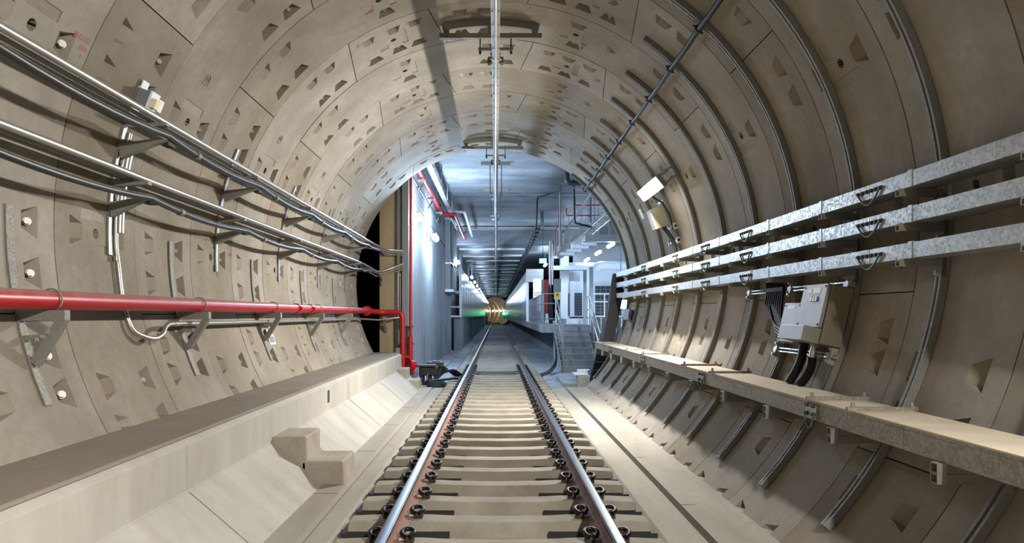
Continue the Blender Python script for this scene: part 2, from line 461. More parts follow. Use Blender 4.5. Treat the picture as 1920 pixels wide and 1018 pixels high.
# red paint lettering and cast emblem on the lining
def text_on(parent, txt, a, y, size, mat, up_y=0.0, name='painted_marking', lift=0.003, flip=True, extrude=0.001):
    cu = bpy.data.curves.new(name, 'FONT'); cu.body = txt; cu.size = size; cu.extrude = extrude; cu.align_x = 'CENTER'
    tmp = bpy.data.objects.new('tmp', cu); COL.objects.link(tmp)
    me = bpy.data.meshes.new_from_object(tmp); bpy.data.objects.remove(tmp)
    s = -1 if flip else 1
    for v in me.vertices:
        x, h, e = v.co
        v.co = pol(a + s * (h) / DEG, R - lift - e, y + (s * x))
    me.materials.clear(); me.materials.append(mat)
    o = bpy.data.objects.new(name, me); COL.objects.link(o); o.parent = parent
    return o
text_on(shell['wall_left'], '21/12/18', -65.2, 5.11, 0.055, M['red_ink'])
text_on(shell['wall_left'], '1159', -66.4, 5.16, 0.05, M['red_ink'])
text_on(shell['wall_left'], '-2', -67.5, 5.17, 0.05, M['red_ink'])
def emblem(parent, a, y, s=1.0):
    mb = MB()
    def stroke(p, q, w=0.006):
        f = lambda v: pol(a - v[1] * s / DEG, R - 0.002, y - v[0] * s)
        mb.bar(f(p), f(q), w, 0.008, up=rad_in(a))
    for p, q in (((-.05, .055), (.05, .055)), ((-.05, .03), (.05, .03)), ((-.05, .055), (-.05, .03)), ((.05, .055), (.05, .03)), ((-.05, .022), (-.045, -.03)), ((.05, .022), (.045, -.03)),
                 ((-.045, -.03), (0, -.058)), ((.045, -.03), (0, -.058)), ((-.03, .018), (-.016, -.028)), ((-.016, -.028), (0, .006)), ((0, .006), (.016, -.028)), ((.016, -.028), (.03, .018))): stroke(p, q)
    mb.build('cast_emblem', M['lining'], parent)
for k, (a, d) in enumerate(((-59.4, 6.94), (-59.4, 9.28), (-59.4, 11.62))): emblem(shell['wall_left'], a, d)
for a, d in ((26.0, 8.05), (29.5, 9.28), (29.5, 10.45), (29.5, 11.62)): emblem(shell['ceiling'], a, d)
pm = MB()
for a, y in ((-64.4, 8.44), (-88, 9.0), (22.6, 8.3), (23, 9.7), (-25, 8.3), (-31, 9.1)):
    pass
for a, y, t in ((-88.5, 8.72, '1158'), (23.0, 9.62, '1157'), (-31.2, 8.96, '1156'), (-25.4, 8.30, '1155')):
    text_on(shell['ceiling'] if abs(a) < 40 else shell['wall_left'], t, a, y, 0.05, M['red_ink'])

# ------------------------------------------------------------------ floor, ledge, haunch, gutters
SLAB = -0.30
fl = MB()
fl.prism([(-1.74, -0.25), (-1.47, -0.25), (-1.455, -0.29), (-1.43, -0.29), (-1.415, -0.262), (-1.25, -0.27), (-1.22, SLAB), (1.25, SLAB), (1.28, -0.275), (1.56, -0.265), (1.57, -0.31), (1.61, -0.31), (1.62, -0.25), (2.15, -0.24), (2.15, -0.9), (-1.74, -0.9)], -14, Y_END)
struct(fl.build('floor', M['invert'], None))
lg = MB()
lg.prism([(-3.05, 0.53), (-2.25, 0.53), (-2.19, 0.49), (-2.19, 0.165), (-2.17, 0.155), (-1.70, -0.25), (-1.70, -0.6), (-2.6, -0.6), (-3.05, 0.2)], -14, 16.7, 0)
lg.prism([(-3.08, 0.53), (-2.225, 0.53), (-2.24, 0.55), (-3.08, 0.55)], -14, 16.7, 1)
# a small rectangular recess plate in the ledge face
struct(lg.build('trim_1', [M['ledge'], M['ledge_top']], None, bevel=0.004))
sl = MB(); sl.box(-2.192, -2.186, 9.36, 9.46, 0.27, 0.43)
o = sl.build('recess_cover', M['grey_dark'], None); tag(o, 'small dark rectangular cover set into the concrete ledge face', 'cover plate')
gs = MB()
for y in (4.2, 6.3, 8.4, 10.5, 12.6, 14.7):
    gs.box(1.62, 2.1, y - 0.004, y + 0.004, -0.2495, -0.2475); gs.box(-1.7, -1.47, y + 0.4, y + 0.41, -0.2498, -0.2485)
o = gs.build('trim_2', M['lining_back'], None); struct(o)

fj = MB()
for y in (5.1, 7.9, 10.7, 13.5):
    fj.box(-2.1915, -2.189, y - 0.0015, y + 0.0015, 0.165, 0.49)
    fj.extr([(-2.172, y - 0.003, 0.158), (-1.702, y - 0.003, -0.247), (-1.70, y - 0.003, -0.244), (-2.168, y - 0.003, 0.160)], (0, 0.003, 0))
struct(fj.build('trim_3', M['ledge_top'], None))

def steps(label, x0, x1, x2, ya, yb, ztop, zmid):
    t = thing('concrete_steps', label, 'steps', (x1, ya, SLAB))
    a = MB(); a.prism([(x0, ztop), (x1, ztop), (x1 + 0.01, -0.25), (-1.9, -0.25), (x0, 0.15)], ya, yb)
    a.build('upper_step', M['step'], t, bevel=0.018)
    b = MB(); b.prism([(x1 - 0.05, zmid), (x2, zmid), (x2 + 0.01, -0.262), (x1 - 0.05, -0.262)], ya, yb)
    b.build('lower_step', M['step'], t, bevel=0.018)
steps('two cast concrete steps up to the ledge in mid tunnel beside the gutter', -2.2, -1.86, -1.50, 7.05, 7.62, 0.22, -0.02)
steps('two cast concrete steps at the tunnel mouth end of the ledge below the red pipe', -2.2, -1.98, -1.72, 15.95, 16.55, 0.22, -0.03)

# ------------------------------------------------------------------ track: rails, sleepers with boots, clips
TX = 0.025
def rail(x0, label):
    s = [(-.075, -.172), (.075, -.172), (.075, -.162), (.02, -.148), (.0085, -.128), (.0085, -.05), (.034, -.038), (.036, -.012), (.026, -.002), (0, 0), (-.026, -.002), (-.036, -.012), (-.034, -.038), (-.0085, -.05), (-.0085, -.128), (-.02, -.148), (-.075, -.162)]
    mb = MB(); ys = [-6, 140, 170, 200, 230]
    def sh(y): return 0.0 if y <= 140 else -((y - 140) ** 2) / 240.0
    n = len(s); vs = [(TX + x0 + x + sh(y), y, z) for y in ys for x, z in s]
    for i in range(len(ys) - 1):
        for k in range(n):
            mi = 1 if 6 <= k <= 11 else 0
            mb.f.append([i * n + k, i * n + (k + 1) % n, (i + 1) * n + (k + 1) % n, (i + 1) * n + k]); mb.mi.append(mi)
    mb.v = vs; mb.f.append(list(range(n))); mb.mi.append(0)
    o = mb.build('rail', [M['rail_side'], M['rail_top']], None, smooth=35)
    tag(o, label, 'rail', 'running rails')
rail(-0.7525, 'long steel rail on the ledge side of the track, pale rusty web towards the camera')
rail(0.7525, 'long steel rail on the cable tray side of the track, dark rusty web')

def make_sleeper(y):
    t = thing('sleeper', 'first pale concrete sleeper from the camera across the track', 'sleeper', (TX, y, SLAB), 'concrete sleepers under the rails')
    xs = [-1.17, -1.155, -0.95, -0.55, -0.4, 0, 0.4, 0.55, 0.95, 1.155, 1.17]
    zt = [-.20, -.185, -.176, -.176, -.184, -.190, -.184, -.176, -.176, -.185, -.20]
    mb = MB(); rings = []
    for x, z in zip(xs, zt):
        w = 0.09 if abs(x) < 1.16 else 0.08
        rings.append([(TX + x, y - 0.135, SLAB - 0.02), (TX + x, y - w - 0.008, z - 0.01), (TX + x, y - w, z), (TX + x, y + w, z), (TX + x, y + 0.135, SLAB - 0.02)])
    n = 5; vs = [v for r in rings for v in r]; fs = []
    for i in range(len(rings) - 1):
        for k in range(n): fs.append((i * n + k, i * n + (k + 1) % n, (i + 1) * n + (k + 1) % n, (i + 1) * n + k))
    fs += [tuple(range(n)), tuple(len(vs) - n + k for k in range(n))]
    mb.add(vs, fs); mb.build('concrete_body', M['sleeper'], t)
    for s in (-1, 1):
        for xa, xb in ((0.38, 0.68), (0.82, 1.21)):
            b = MB(); b.box(TX + s * xa, TX + s * xb, y - 0.16, y + 0.145, SLAB - 0.015, SLAB + 0.048); b.build('rubber_boot', M['rubber'], t)
    first = None
    for s in (-1, 1):
        for side in (-1, 1):           # gauge side and field side of each rail
            cx = TX + s * 0.7525; ox = side
            m = MB()
            m.box(cx + ox * 0.088, cx + ox * 0.155, y - 0.04, y + 0.04, -0.18, -0.135)
            c = m.build('rail_clip', M['shoulder'], t, bevel=0.01)
            k = MB(); pts = []
            for i in range(13):
                a = radians(-70 + 320 * i / 12)
                pts.append((cx + ox * (0.112 + 0.045 * cos(a)), y + 0.058 * sin(a), -0.128 + 0.024 * sin(pi * i / 12)))
            k.tube(pts, 0.017, 8); k.build('spring_bar', M['clip'], c, smooth=50)
            q = MB(); q.box(cx + ox * 0.05, cx + ox * 0.084, y - 0.05, y + 0.05, -0.153, -0.14); q.build('toe_insulator', M['insul'], c)
    return t
SL0, SLP = 5.05, 0.6
sl1 = make_sleeper(SL0)
for i in (-1, -2): dup(sl1, (0, SLP * i, 0), 'concrete sleeper just below the bottom edge of the picture')
for i in range(1, 57):
    y = SLP * i
    n = nth(i + 1)
    where = 'in the bored tunnel' if SL0 + y < Y_END else 'beyond the tunnel mouth in blue light'
    lab = '%s concrete sleeper from the camera, %s' % (n, where)
    if SL0 + y > 22: dup(sl1, (0, y, 0), lab, only='concrete_body')
    else: dup(sl1, (0, y, 0), lab)
sl1['label'] = 'first concrete sleeper from the camera, nearest the bottom of the picture'

# ------------------------------------------------------------------ left wall: red fire main, its brackets, cable brackets, conduits, cables
PX, PZ = -2.93, 1.51
t = thing('fire_main', 'large red fire pipe along the left wall, turning down at the tunnel mouth', 'pipe', (PX, 3.0, PZ))
def bendpts(pts, r, n=6):
    pts = [Vector(p) for p in pts]; out = [pts[0]]
    for a, b, c in zip(pts, pts[1:], pts[2:]):
        u = (a - b).normalized(); v = (c - b).normalized(); rr = min(r, (a - b).length * .49, (c - b).length * .49)
        p, q = b + u * rr, b + v * rr
        for i in range(n + 1):
            s = i / n; out.append(p * (1 - s) ** 2 + b * 2 * s * (1 - s) + q * s * s)
    out.append(pts[-1]); return out
mb = MB(); mb.tube([(PX, -6, PZ), (PX, 16.3, PZ)], 0.064, 20); mb.build('pipe_run', M['red'], t, smooth=40)
mb = MB(); mb.tube(bendpts([(PX, 16.3, PZ), (PX, 16.62, PZ), (-2.72, 16.95, PZ - 0.03), (-2.20, 16.95, PZ - 0.03), (-2.20, 16.95, -0.1)], 0.14), 0.06, 16); mb.build('dropper', M['red_clean'], t, smooth=40)
mb = MB(); mb.tube([(PX, 16.26, PZ), (PX, 16.30, PZ)], 0.11, 20); mb.tube([(PX, 16.31, PZ), (PX, 16.35, PZ)], 0.11, 20); mb.build('flange', M['red_clean'], t, smooth=40)
for y in (10.55, 11.3):
    mb = MB(); mb.tube([(PX, y - 0.04, PZ), (PX, y + 0.04, PZ)], 0.076, 18); mb.box(PX + 0.06, PX + 0.1, y - 0.03, y + 0.03, PZ - 0.02, PZ + 0.03); mb.box(PX - 0.1, PX - 0.06, y - 0.03, y + 0.03, PZ - 0.02, PZ + 0.03)
    mb.build('grooved_coupling', M['red_clean'], t, smooth=40)
def strap(a0, a1, y, w=0.07, th=0.012, mb=None, r=R):
    mb = mb or MB(); n = max(4, int(abs(a1 - a0) / 3)); al = [a0 + (a1 - a0) * i / n for i in range(n + 1)]
    mb.ribbon([pol(a, r - 0.006, y) for a in al], lambda i: (0, 1, 0), w, lambda i: rad_in(al[i]), th)
    return mb
PB = [2.40, 4.74, 7.10, 9.46, 11.82, 14.16]
def pipe_bracket(y, label):
    t = thing('pipe_bracket', label, 'bracket', (-3.16, y, 1.4), 'brackets under the red fire pipe')
    mb = strap(-88.8, -113.6, y); mb.build('wall_strap', M['galv_dull'], t)
    mb = MB()
    zt = PZ - 0.066
    mb.box(-3.125, -2.82, y - 0.032, y + 0.032, zt - 0.072, zt); mb.build('arm', M['galv_dull'], t, bevel=0.004)
    mb = MB(); mb.bar((-3.03, y, 1.09), (-2.84, y, zt - 0.05), 0.06, 0.06, up=(0, 1, 0)); mb.build('brace', M['galv_dull'], t, bevel=0.004)
    mb = MB(); mb.box(-3.09, -2.99, y - 0.025, y + 0.025, zt - 0.20, zt - 0.165); mb.build('strut', M['galv_dull'], t)
    for q in ((-2.96, 1.27), (-2.93, 1.30), (-3.0, 1.25)):
        mb = MB(); hex_bolt(mb, (q[0], y - 0.031, q[1]), (0, -1, 0), 0.011, 0.014); mb.build('bolt', M['bolt'], t)
    mb = MB(); mb.tube([(PX - 0.074 * cos(radians(b)), y - 0.0, PZ + 0.074 * sin(radians(b))) for b in range(-40, 221, 20)], 0.006, 6); mb.build('u_bolt', M['dark_steel'], t, smooth=50)
for i, y in enumerate(PB[1:]): pipe_bracket(y, '%s triangular steel bracket from the camera holding the red pipe' % nth(i + 1))
# cable brackets
UX, UZ, LX, LZ = -2.78, 3.03, -2.93, 2.545
CB = [5.97, 8.25, 10.62, 12.96, 15.28]
def cable_bracket(y, i):
    for nm, a0, a1, tx, tz in (('upper', -66.8, -80, UX, UZ), ('lower', -80.6, -93, LX, LZ)):
        lab = '%s %s cable bracket from the camera on the left wall' % (nth(i + 1), nm)
        cx = (pol(a0, R, y) + pol(a1, R, y)) / 2
        t = thing('cable_bracket', lab, 'bracket', cx, '%s row of cable brackets on the left wall' % nm)
        strap(a0, a1, y, 0.05, 0.016).build('wall_strap', M['conduit'], t)
        wx = XC - sqrt(R * R - (tz - ZC) ** 2)
        mb = MB(); mb.extr([(wx + 0.03, y - 0.03, tz - 0.07), (wx + 0.015, y - 0.03, tz - 0.02), (tx + 0.06, y - 0.03, tz - 0.028), (tx + 0.06, y - 0.03, tz - 0.055)], (0, 0.06, 0)); mb.build('arm', M['galv_dull'], t)
        z2 = tz - 0.22; wx2 = XC - sqrt(R * R - (z2 - ZC) ** 2)
        mb = MB(); mb.extr([(wx2 + 0.03, y - 0.03, z2 - 0.1), (wx2 + 0.015, y - 0.03, z2 + 0.02), (tx + 0.02, y - 0.03, z2 + 0.062), (tx + 0.06, y - 0.03, z2 + 0.05)], (0, 0.06, 0)); mb.build('saddle_arm', M['galv_dull'], t)
        mb = MB(); mb.box(tx - 0.02, tx + 0.05, y + 0.03, y + 0.16, z2 + 0.02, z2 + 0.062); mb.build('cable_cleat', M['rubber'], t)
for i, y in enumerate(CB): cable_bracket(y, i)
def sag_line(x, z, y0, y1, sag, sup, tail=()):
    pts = []; n = int((y1 - y0) / 0.29)
    for i in range(n + 1):
        y = y0 + (y1 - y0) * i / n
        s = sorted(sup); d = 0
        for a, b in zip(s, s[1:]):
            if a <= y <= b: u = (y - a) / (b - a); d = sag * 4 * u * (1 - u)
        pts.append((x, y, z - d))
    return pts + list(tail)
sup = [1.3, 3.64] + CB + [17.6]
def run(name, label, cat, pts, r, mat, group, clamps=()):
    t = thing(name, label, cat, pts[0], group)
    mb = MB(); mb.tube(pts, r, 12); mb.build('sheath' if 'cable' in name else 'tube', mat, t, smooth=50)
    for y in clamps:
        p = min(pts, key=lambda q: abs(q[1] - y))
        mb = MB(); mb.tube([(p[0], p[1] - 0.03, p[2]), (p[0], p[1] + 0.03, p[2])], r * 1.25, 12); mb.build('clamp_band', M['dark_steel'], t, smooth=50)
cl = [y + 0.55 for y in CB]
run('power_cable', 'thick black cable sagging along the upper row of left brackets', 'cable', sag_line(UX + 0.06, UZ - 0.13, -6, 15.6, 0.05, sup, [(-2.62, 16.2, 2.86), (-2.58, 16.5, 2.78)]), 0.03, M['cable'], 'black cables on the left wall', cl)
run('power_cable', 'thick black cable sagging along the lower row of left brackets', 'cable', sag_line(LX + 0.06, LZ - 0.16, -6, 15.6, 0.05, sup, [(-2.80, 16.0, 2.40), (-2.70, 16.4, 2.35), (-2.64, 16.55, 2.22), (-2.66, 16.5, 2.08)]), 0.028, M['cable'], 'black cables on the left wall', cl)
END_U, END_L = [(-2.60, 16.9, 2.95), (-2.2, 17.0, 2.93)], [(-2.74, 16.75, 2.40), (-2.45, 16.95, 2.52), (-2.2, 17.0, 2.62)]
for i, (dx, dz, r) in enumerate(((0, 0, 0.026), (-0.10, -0.002, 0.018), (-0.17, -0.004, 0.014))):
    cm = M['conduit'] if i == 0 else M['galv_dull']
    w = ('outermost', 'middle', 'innermost')[i]
    run('cable_conduit', '%s bright steel conduit on the upper row of left brackets' % w, 'conduit', bendpts([(UX + dx, -6, UZ + dz), (UX + dx, 16.1, UZ + dz)] + [(p[0], p[1], p[2] - 0.05 * i) for p in END_U], 0.3), r, cm, 'conduits on the upper brackets')
    run('cable_conduit', '%s bright steel conduit on the lower row of left brackets' % w, 'conduit', bendpts([(LX + dx, -6, LZ + dz), (LX + dx, 16.1, LZ + dz)] + [(p[0], p[1], p[2] - 0.06 * i) for p in END_L], 0.3), r, cm, 'conduits on the lower brackets')
# conduit that drops from the first upper bracket and runs on under the red pipe
t = thing('drop_conduit', 'steel conduit dropping down the left wall and hooking under the red pipe', 'conduit', (-3.1, 6.0, 2.6))
pts = [pol(a, R - 0.035, 6.03 + (0.02 if a < -92 else 0)) for a in range(-74, -103, -3)] + [pol(-104.6, R - 0.05, 6.07), pol(-106, R - 0.08, 6.17), pol(-106.6, R - 0.11, 6.30), pol(-106, R - 0.13, 6.42), pol(-104.8, R - 0.13, 6.52), pol(-104.3, R - 0.13, 6.66), pol(-104.3, R - 0.13, 7.2), pol(-104.3, R - 0.13, 16.0), Vector((-2.75, 16.75, 1.30)), Vector((-2.25, 16.98, 1.36))]
def smooth_path(p, n=5):
    p = [Vector(q) for q in p]; out = []
    for i in range(len(p) - 1):
        a, b, c, d = p[max(i - 1, 0)], p[i], p[i + 1], p[min(i + 2, len(p) - 1)]
        for k in range(n):
            u = k / n; out.append(0.5 * (2 * b + (c - a) * u + (2 * a - 5 * b + 4 * c - d) * u * u + (3 * b - a - 3 * c + d) * u ** 3))
    return out + [p[-1]]
pts = smooth_path(pts[:-3]) + pts[-3:]
mb = MB(); mb.tube(pts, 0.021, 10); mb.build('tube', M['conduit'], t, smooth=50)
for a in (-78.5, -84, -93.5):
    p = pol(a, R - 0.035, 6.03); q = tang(a) * 0.02
    mb = MB(); mb.tube([p - q, p + q], 0.027, 10); mb.build('saddle', M['galv'], t, smooth=50)
mb = MB(); mb.tube([pol(-104.3, R - .13, 6.7), pol(-104.3, R - .13, 6.8)], 0.026, 10); mb.build('coupling', M['conduit'], t, smooth=50)
t = thing('drop_pipe', 'broad steel tube between the first upper and lower left brackets', 'pipe', pol(-79, R, 6.05))
mb = MB(); mb.tube([pol(a, R - 0.05, 6.06) for a in (-75, -78, -81, -84, -87, -89.5)], 0.035, 14); mb.build('tube', M['conduit'], t, smooth=50)
t = thing('terminal_box', 'small white terminal box with cream cover above the first left bracket', 'box', pol(-68.5, R, 6.0))
mb = MB()
def rbox(mb, a, y0, y1, t0, t1, h0, h1, mi=0):      # box in wall coordinates: along the tunnel, up the wall, into the tunnel
    o = pol(a, R, 0); u = -tang(a) if a > 0 else tang(a); n = rad_in(a); c = lambda y, t, h: o + Vector((0, y, 0)) + u * t + n * h
    return mb.hexa([c(y0, t0, h0), c(y1, t0, h0), c(y1, t1, h0), c(y0, t1, h0), c(y0, t0, h1), c(y1, t0, h1), c(y1, t1, h1), c(y0, t1, h1)], mi)
rbox(mb, -68.3, 5.96, 6.06, -0.16, 0.14, 0.024, 0.034); mb.build('mounting_strip', M['white_paint'], t)
mb = MB(); rbox(mb, -68.3, 5.95, 6.07, -0.07, 0.07, 0.03, 0.13); mb.build('body', M['grey_paint'], t, bevel=0.004)
mb = MB(); rbox(mb, -68.3, 5.94, 6.08, -0.08, 0.08, 0.13, 0.15); mb.build('lid', M['white_paint'], t, bevel=0.004)
mb = MB(); rbox(mb, -68.3, 5.97, 6.05, -0.05, 0.03, 0.15, 0.19); mb.build('cream_cover', plain('cream_plastic', S(222, 206, 166), 0.5), t, bevel=0.004)
mb = MB(); rbox(mb, -68.3, 6.08, 6.16, -0.05, 0.05, 0.145, 0.155); mb.build('tag_plate', M['label'], t)
t = thing('notice_plate', 'small white notice with red and dark print under the third pipe bracket', 'sign', pol(-106.5, R, 9.72))
mb = MB(); rbox(mb, -106.8, 9.68, 9.92, -0.16, 0.16, 0.0, 0.012); mb.build('plate', M['label'], t)
mb = MB()
for i in range(3): rbox(mb, -106.8, 9.71, 9.89, 0.13 - 0.04 * i, 0.145 - 0.04 * i, 0.012, 0.014)
rbox(mb, -106.8, 9.70, 9.90, -0.02, 0.03, 0.012, 0.0135); mb.build('red_print', M['btn_red'], t)
mb = MB(); rbox(mb, -106.8, 9.70, 9.90, -0.135, -0.05, 0.012, 0.0135); mb.build('dark_print', M['grey_paint'], t)

# ------------------------------------------------------------------ right wall: curved channels, cable trunking, brackets, walkway
CHY = [3.71 + RW * i for i in range(12)]
CHY[-1] = 16.48
A0, A1 = 35.0, 132.4
def channel_mesh():
    mb = MB(); n = 44; y = 0
    al = [A0 + (A1 - A0) * i / n for i in range(n + 1)]
    prof = [(-.034, 0), (-.034, .052), (-.012, .052), (-.012, .012), (.012, .012), (.012, .052), (.034, .052), (.034, 0)]
    rings = [[pol(a, R - 0.006 - h, y + u) for u, h in prof] for a in al]; m = len(prof)
    vs = [v for r in rings for v in r]
    fs = [(i * m + k, i * m + (k + 1) % m, (i + 1) * m + (k + 1) % m, (i + 1) * m + k) for i in range(n) for k in range(m)]
    fs += [tuple(range(m)), tuple(n * m + k for k in range(m))]
    return mb.add(vs, fs)
mb = channel_mesh(); ch = mb.build('curved_channel', M['galv_dull'], None, smooth=35)
for i, y in enumerate(CHY):
    o = ch if i == 0 else ch.copy()
    if i: COL.objects.link(o)
    o.location.y = y
    tag(o, '%s curved steel channel from the camera up the right wall' % nth(i + 1), 'channel', 'curved channels on the right wall')
TRX = 2.75
TRZ = [2.37, 2.135, 1.895]        # top edge of each trunking
TRH, TRD = 0.105, 0.2
def bracket_arm(zt, length, name, grp, lab):
    wx = XC + sqrt(R * R - (zt - ZC) ** 2)
    t = thing(name, lab, 'bracket', (wx, CHY[0], zt), grp)
    return t, wx
names = ['top', 'middle', 'bottom']
for q, zt in enumerate(TRZ):
    zb = zt - TRH; y = CHY[0]
    wx = XC + sqrt(R * R - (zb - 0.03 - ZC) ** 2) - 0.05
    t = thing('trunking_bracket', 'bracket', 'bracket', (wx, y, zb), 'brackets under the %s trunking' % names[q])
    mb = MB(); x0 = TRX - 0.03
    prof = [(-.026, 0), (-.026, -.05), (.026, -.05), (.026, 0), (.02, 0), (.02, -.044), (-.02, -.044), (-.02, 0)]
    mb.add([(x0, y + u, zb - 0.001 + h) for u, h in prof] + [(wx, y + u, zb - 0.001 + h) for u, h in prof], [(i, (i + 1) % 8, 8 + (i + 1) % 8, 8 + i) for i in range(8)] + [(0, 1, 2, 3, 4, 5, 6, 7)])
    mb.build('arm', M['galv_dull'], t)
    mb = MB(); mb.box(wx - 0.012, wx + 0.02, y - 0.034, y + 0.034, zb - 0.12, zb + 0.05); mb.build('back_plate', M['galv_dull'], t)
    mb = MB(); hex_bolt(mb, (wx - 0.012, y, zb - 0.09), (-1, 0, 0), 0.018, 0.03); mb.build('bolt', M['bolt'], t)
    for i, yy in enumerate(CHY):
        lab = 'bracket under the %s trunking on the %s channel from the camera' % (names[q], nth(i + 1))
        if i == 0: t['label'] = lab
        elif i < 11: dup(t, (0, yy - CHY[0], 0), lab)
JOINTS = [2.27, 5.28, 6.2, 7.3, 8.6, 9.9, 11.2, 12.5, 13.8, 15.1]
secs = [-6.0, 2.3, 4.78, 5.30, 6.10, 7.28, 8.9, 10.1, 11.6, 12.9, 14.2, 15.0]
for q, zt in enumerate(TRZ):
    t = thing('cable_trunking', 'long galvanised %s trunking of three along the right wall, green earth loops' % names[q], 'trunking', (TRX, 3, zt), 'cable trunkings on the right wall')
    for a, b in zip(secs, secs[1:]):
        mb = MB(); mb.box(TRX, TRX + TRD, a + 0.003, b - 0.003, zt - TRH, zt - 0.002); mb.build('section', M['galv'], t)
    mb = MB(); mb.extr([(TRX, 15.0, zt - TRH), (TRX + TRD, 15.0, zt - TRH), (TRX + TRD + 0.02, 16.62, zt - TRH + 0.02), (TRX + 0.02, 16.62, zt - TRH + 0.02)], (0, 0, TRH)); mb.build('section', M['galv'], t)
    for y in (4.78, 6.10, 7.28, 8.9, 10.1, 12.9):
        mb = MB(); mb.box(TRX - 0.004, TRX + 0.05, y - 0.022, y + 0.022, zt - TRH - 0.002, zt + 0.006); mb.build('cover_strap', M['galv'], t)
    for y in (5.30, 7.92, 9.45, 11.05, 13.4):
        mb = MB(); mb.tube([(TRX - 0.012, y - 0.16 + 0.32 * i / 8, zt - 0.05 - 0.1 * sin(pi * i / 8)) for i in range(9)], 0.008, 7); mb.build('earth_wire', M['green_wire'], t, smooth=60)
        for i in range(6):
            mb = MB(); hex_bolt(mb, (TRX, y - 0.16 + 0.064 * i, zt - 0.048), (-1, 0, 0), 0.012, 0.018); mb.build('joint_bolt', M['shoulder'], t)
    if q == 2:
        mb = MB(); mb.box(TRX - 0.001, TRX, 7.72, 7.78, zt - TRH, zt - 0.004); mb.build('dark_tape_band', M['dark_steel'], t)
        mb = MB(); mb.box(TRX - 0.0012, TRX, 7.735, 7.75, zt - TRH, zt - 0.004); mb.build('red_tape_band', M['btn_red'], t)
# walkway
WX, WZ, WB, WH = 2.30, 0.797, 2.67, 0.145
t = thing('walkway', 'long dusty steel walkway beam and deck low on the right wall', 'walkway', (WX, 3, WZ - WH))
wj = [-6, 1.2, 2.65, 4.06, 5.22, 6.5, 8.75, 9.9, 11.8, 12.6, 14.4, 15.4, 16.7]
for a, b in zip(wj, wj[1:]):
    mb = MB(); mb.prism([(WX, WZ - WH), (WX + 0.05, WZ - WH), (WX + 0.05, WZ - WH + 0.008), (WX + 0.012, WZ - WH + 0.012), (WX + 0.012, WZ - 0.03), (WX + 0.02, WZ - 0.008), (WX - 0.012, WZ - 0.008), (WX - 0.012, WZ - 0.024), (WX, WZ - 0.03)], a + 0.003, b - 0.003); mb.build('edge_beam', M['galv_dusty'], t)
    mb = MB(); mb.box(WX - 0.014, WB, a + 0.002, b - 0.002, WZ - 0.008, WZ); mb.build('deck_plate', M['deck'], t)
    mb = MB(); mb.box(WX + 0.012, WB, a + 0.002, b - 0.002, WZ - WH, WZ - WH + 0.004); mb.build('under_tray', M['galv_dull'], t)
for y in (4.62, 5.22, 7.62, 8.75, 11.2, 12.6, 15.4):
    mb = MB(); mb.box(WX - 0.05, WB + 0.03, y - 0.016, y + 0.016, WZ, WZ + 0.024); hex_bolt(mb, (WX - 0.01, y, WZ + 0.024), (0, 0, 1), 0.012, 0.03); hex_bolt(mb, (WB, y, WZ + 0.024), (0, 0, 1), 0.012, 0.03); mb.build('clamp_bar', M['galv_dusty'], t)
for y in (5.22, 8.0, 11.2, 14.4):
    s = MB(); s.box(WX - 0.018, WX - 0.001, y - 0.085, y + 0.085, WZ - WH + 0.01, WZ - 0.03)
    p = s.build('splice_plate', M['galv'], t)
    for dy in (-0.05, 0.05):
        for dz in (0.045, 0.105):
            mb = MB(); hex_bolt(mb, (WX - 0.018, y + dy, WZ - WH + dz), (-1, 0, 0), 0.012, 0.02); mb.build('bolt', M['shoulder'], p)
    mb = MB(); mb.tube([(WX - 0.03, y - 0.08 + 0.16 * i / 8, WZ - WH + 0.05 - 0.11 * sin(pi * i / 8)) for i in range(9)], 0.008, 7); mb.build('earth_wire', M['green_wire'], p, smooth=60)
zb = WZ - WH; y = CHY[0]
wx = XC + sqrt(R * R - (zb - 0.06 - ZC) ** 2) - 0.05
t = thing('walkway_bracket', 'b', 'bracket', (wx, y, zb), 'box section brackets under the walkway')
for nm, z1, z0 in (('upper_box', zb - 0.001, zb - 0.053), ('lower_box', zb - 0.055, zb - 0.107)):
    mb = MB(); e = 0.006; x0, x1, ya, yb = WX - 0.045, wx, y - 0.03, y + 0.03
    o4 = [(ya, z0), (yb, z0), (yb, z1), (ya, z1)]; i4 = [(ya + e, z0 + e), (yb - e, z0 + e), (yb - e, z1 - e), (ya + e, z1 - e)]
    vs = [(x0, *p) for p in o4] + [(x0, *p) for p in i4] + [(x1, *p) for p in o4] + [(x0 + 0.12, *p) for p in i4]
    fs = [(i, (i + 1) % 4, 4 + (i + 1) % 4, 4 + i) for i in range(4)] + [(i, (i + 1) % 4, 8 + (i + 1) % 4, 8 + i) for i in range(4)] + [(4 + i, 4 + (i + 1) % 4, 12 + (i + 1) % 4, 12 + i) for i in range(4)] + [(8, 9, 10, 11), (12, 13, 14, 15)]
    mb.add(vs, fs); mb.build(nm, M['galv_dull'], t)
mb = MB(); mb.box(WX - 0.046, WX + 0.005, y - 0.033, y - 0.03, zb - 0.107, zb); mb.build('end_cap', M['conduit'], t)
mb = MB(); mb.box(wx - 0.012, wx + 0.02, y - 0.034, y + 0.034, zb - 0.16, zb + 0.02); mb.build('back_plate', M['galv_dull'], t)
for i, yy in enumerate(CHY):
    lab = 'box section bracket under the walkway on the %s channel from the camera' % nth(i + 1)
    if i == 0: t['label'] = lab
    else: dup(t, (0, yy - CHY[0], 0), lab)

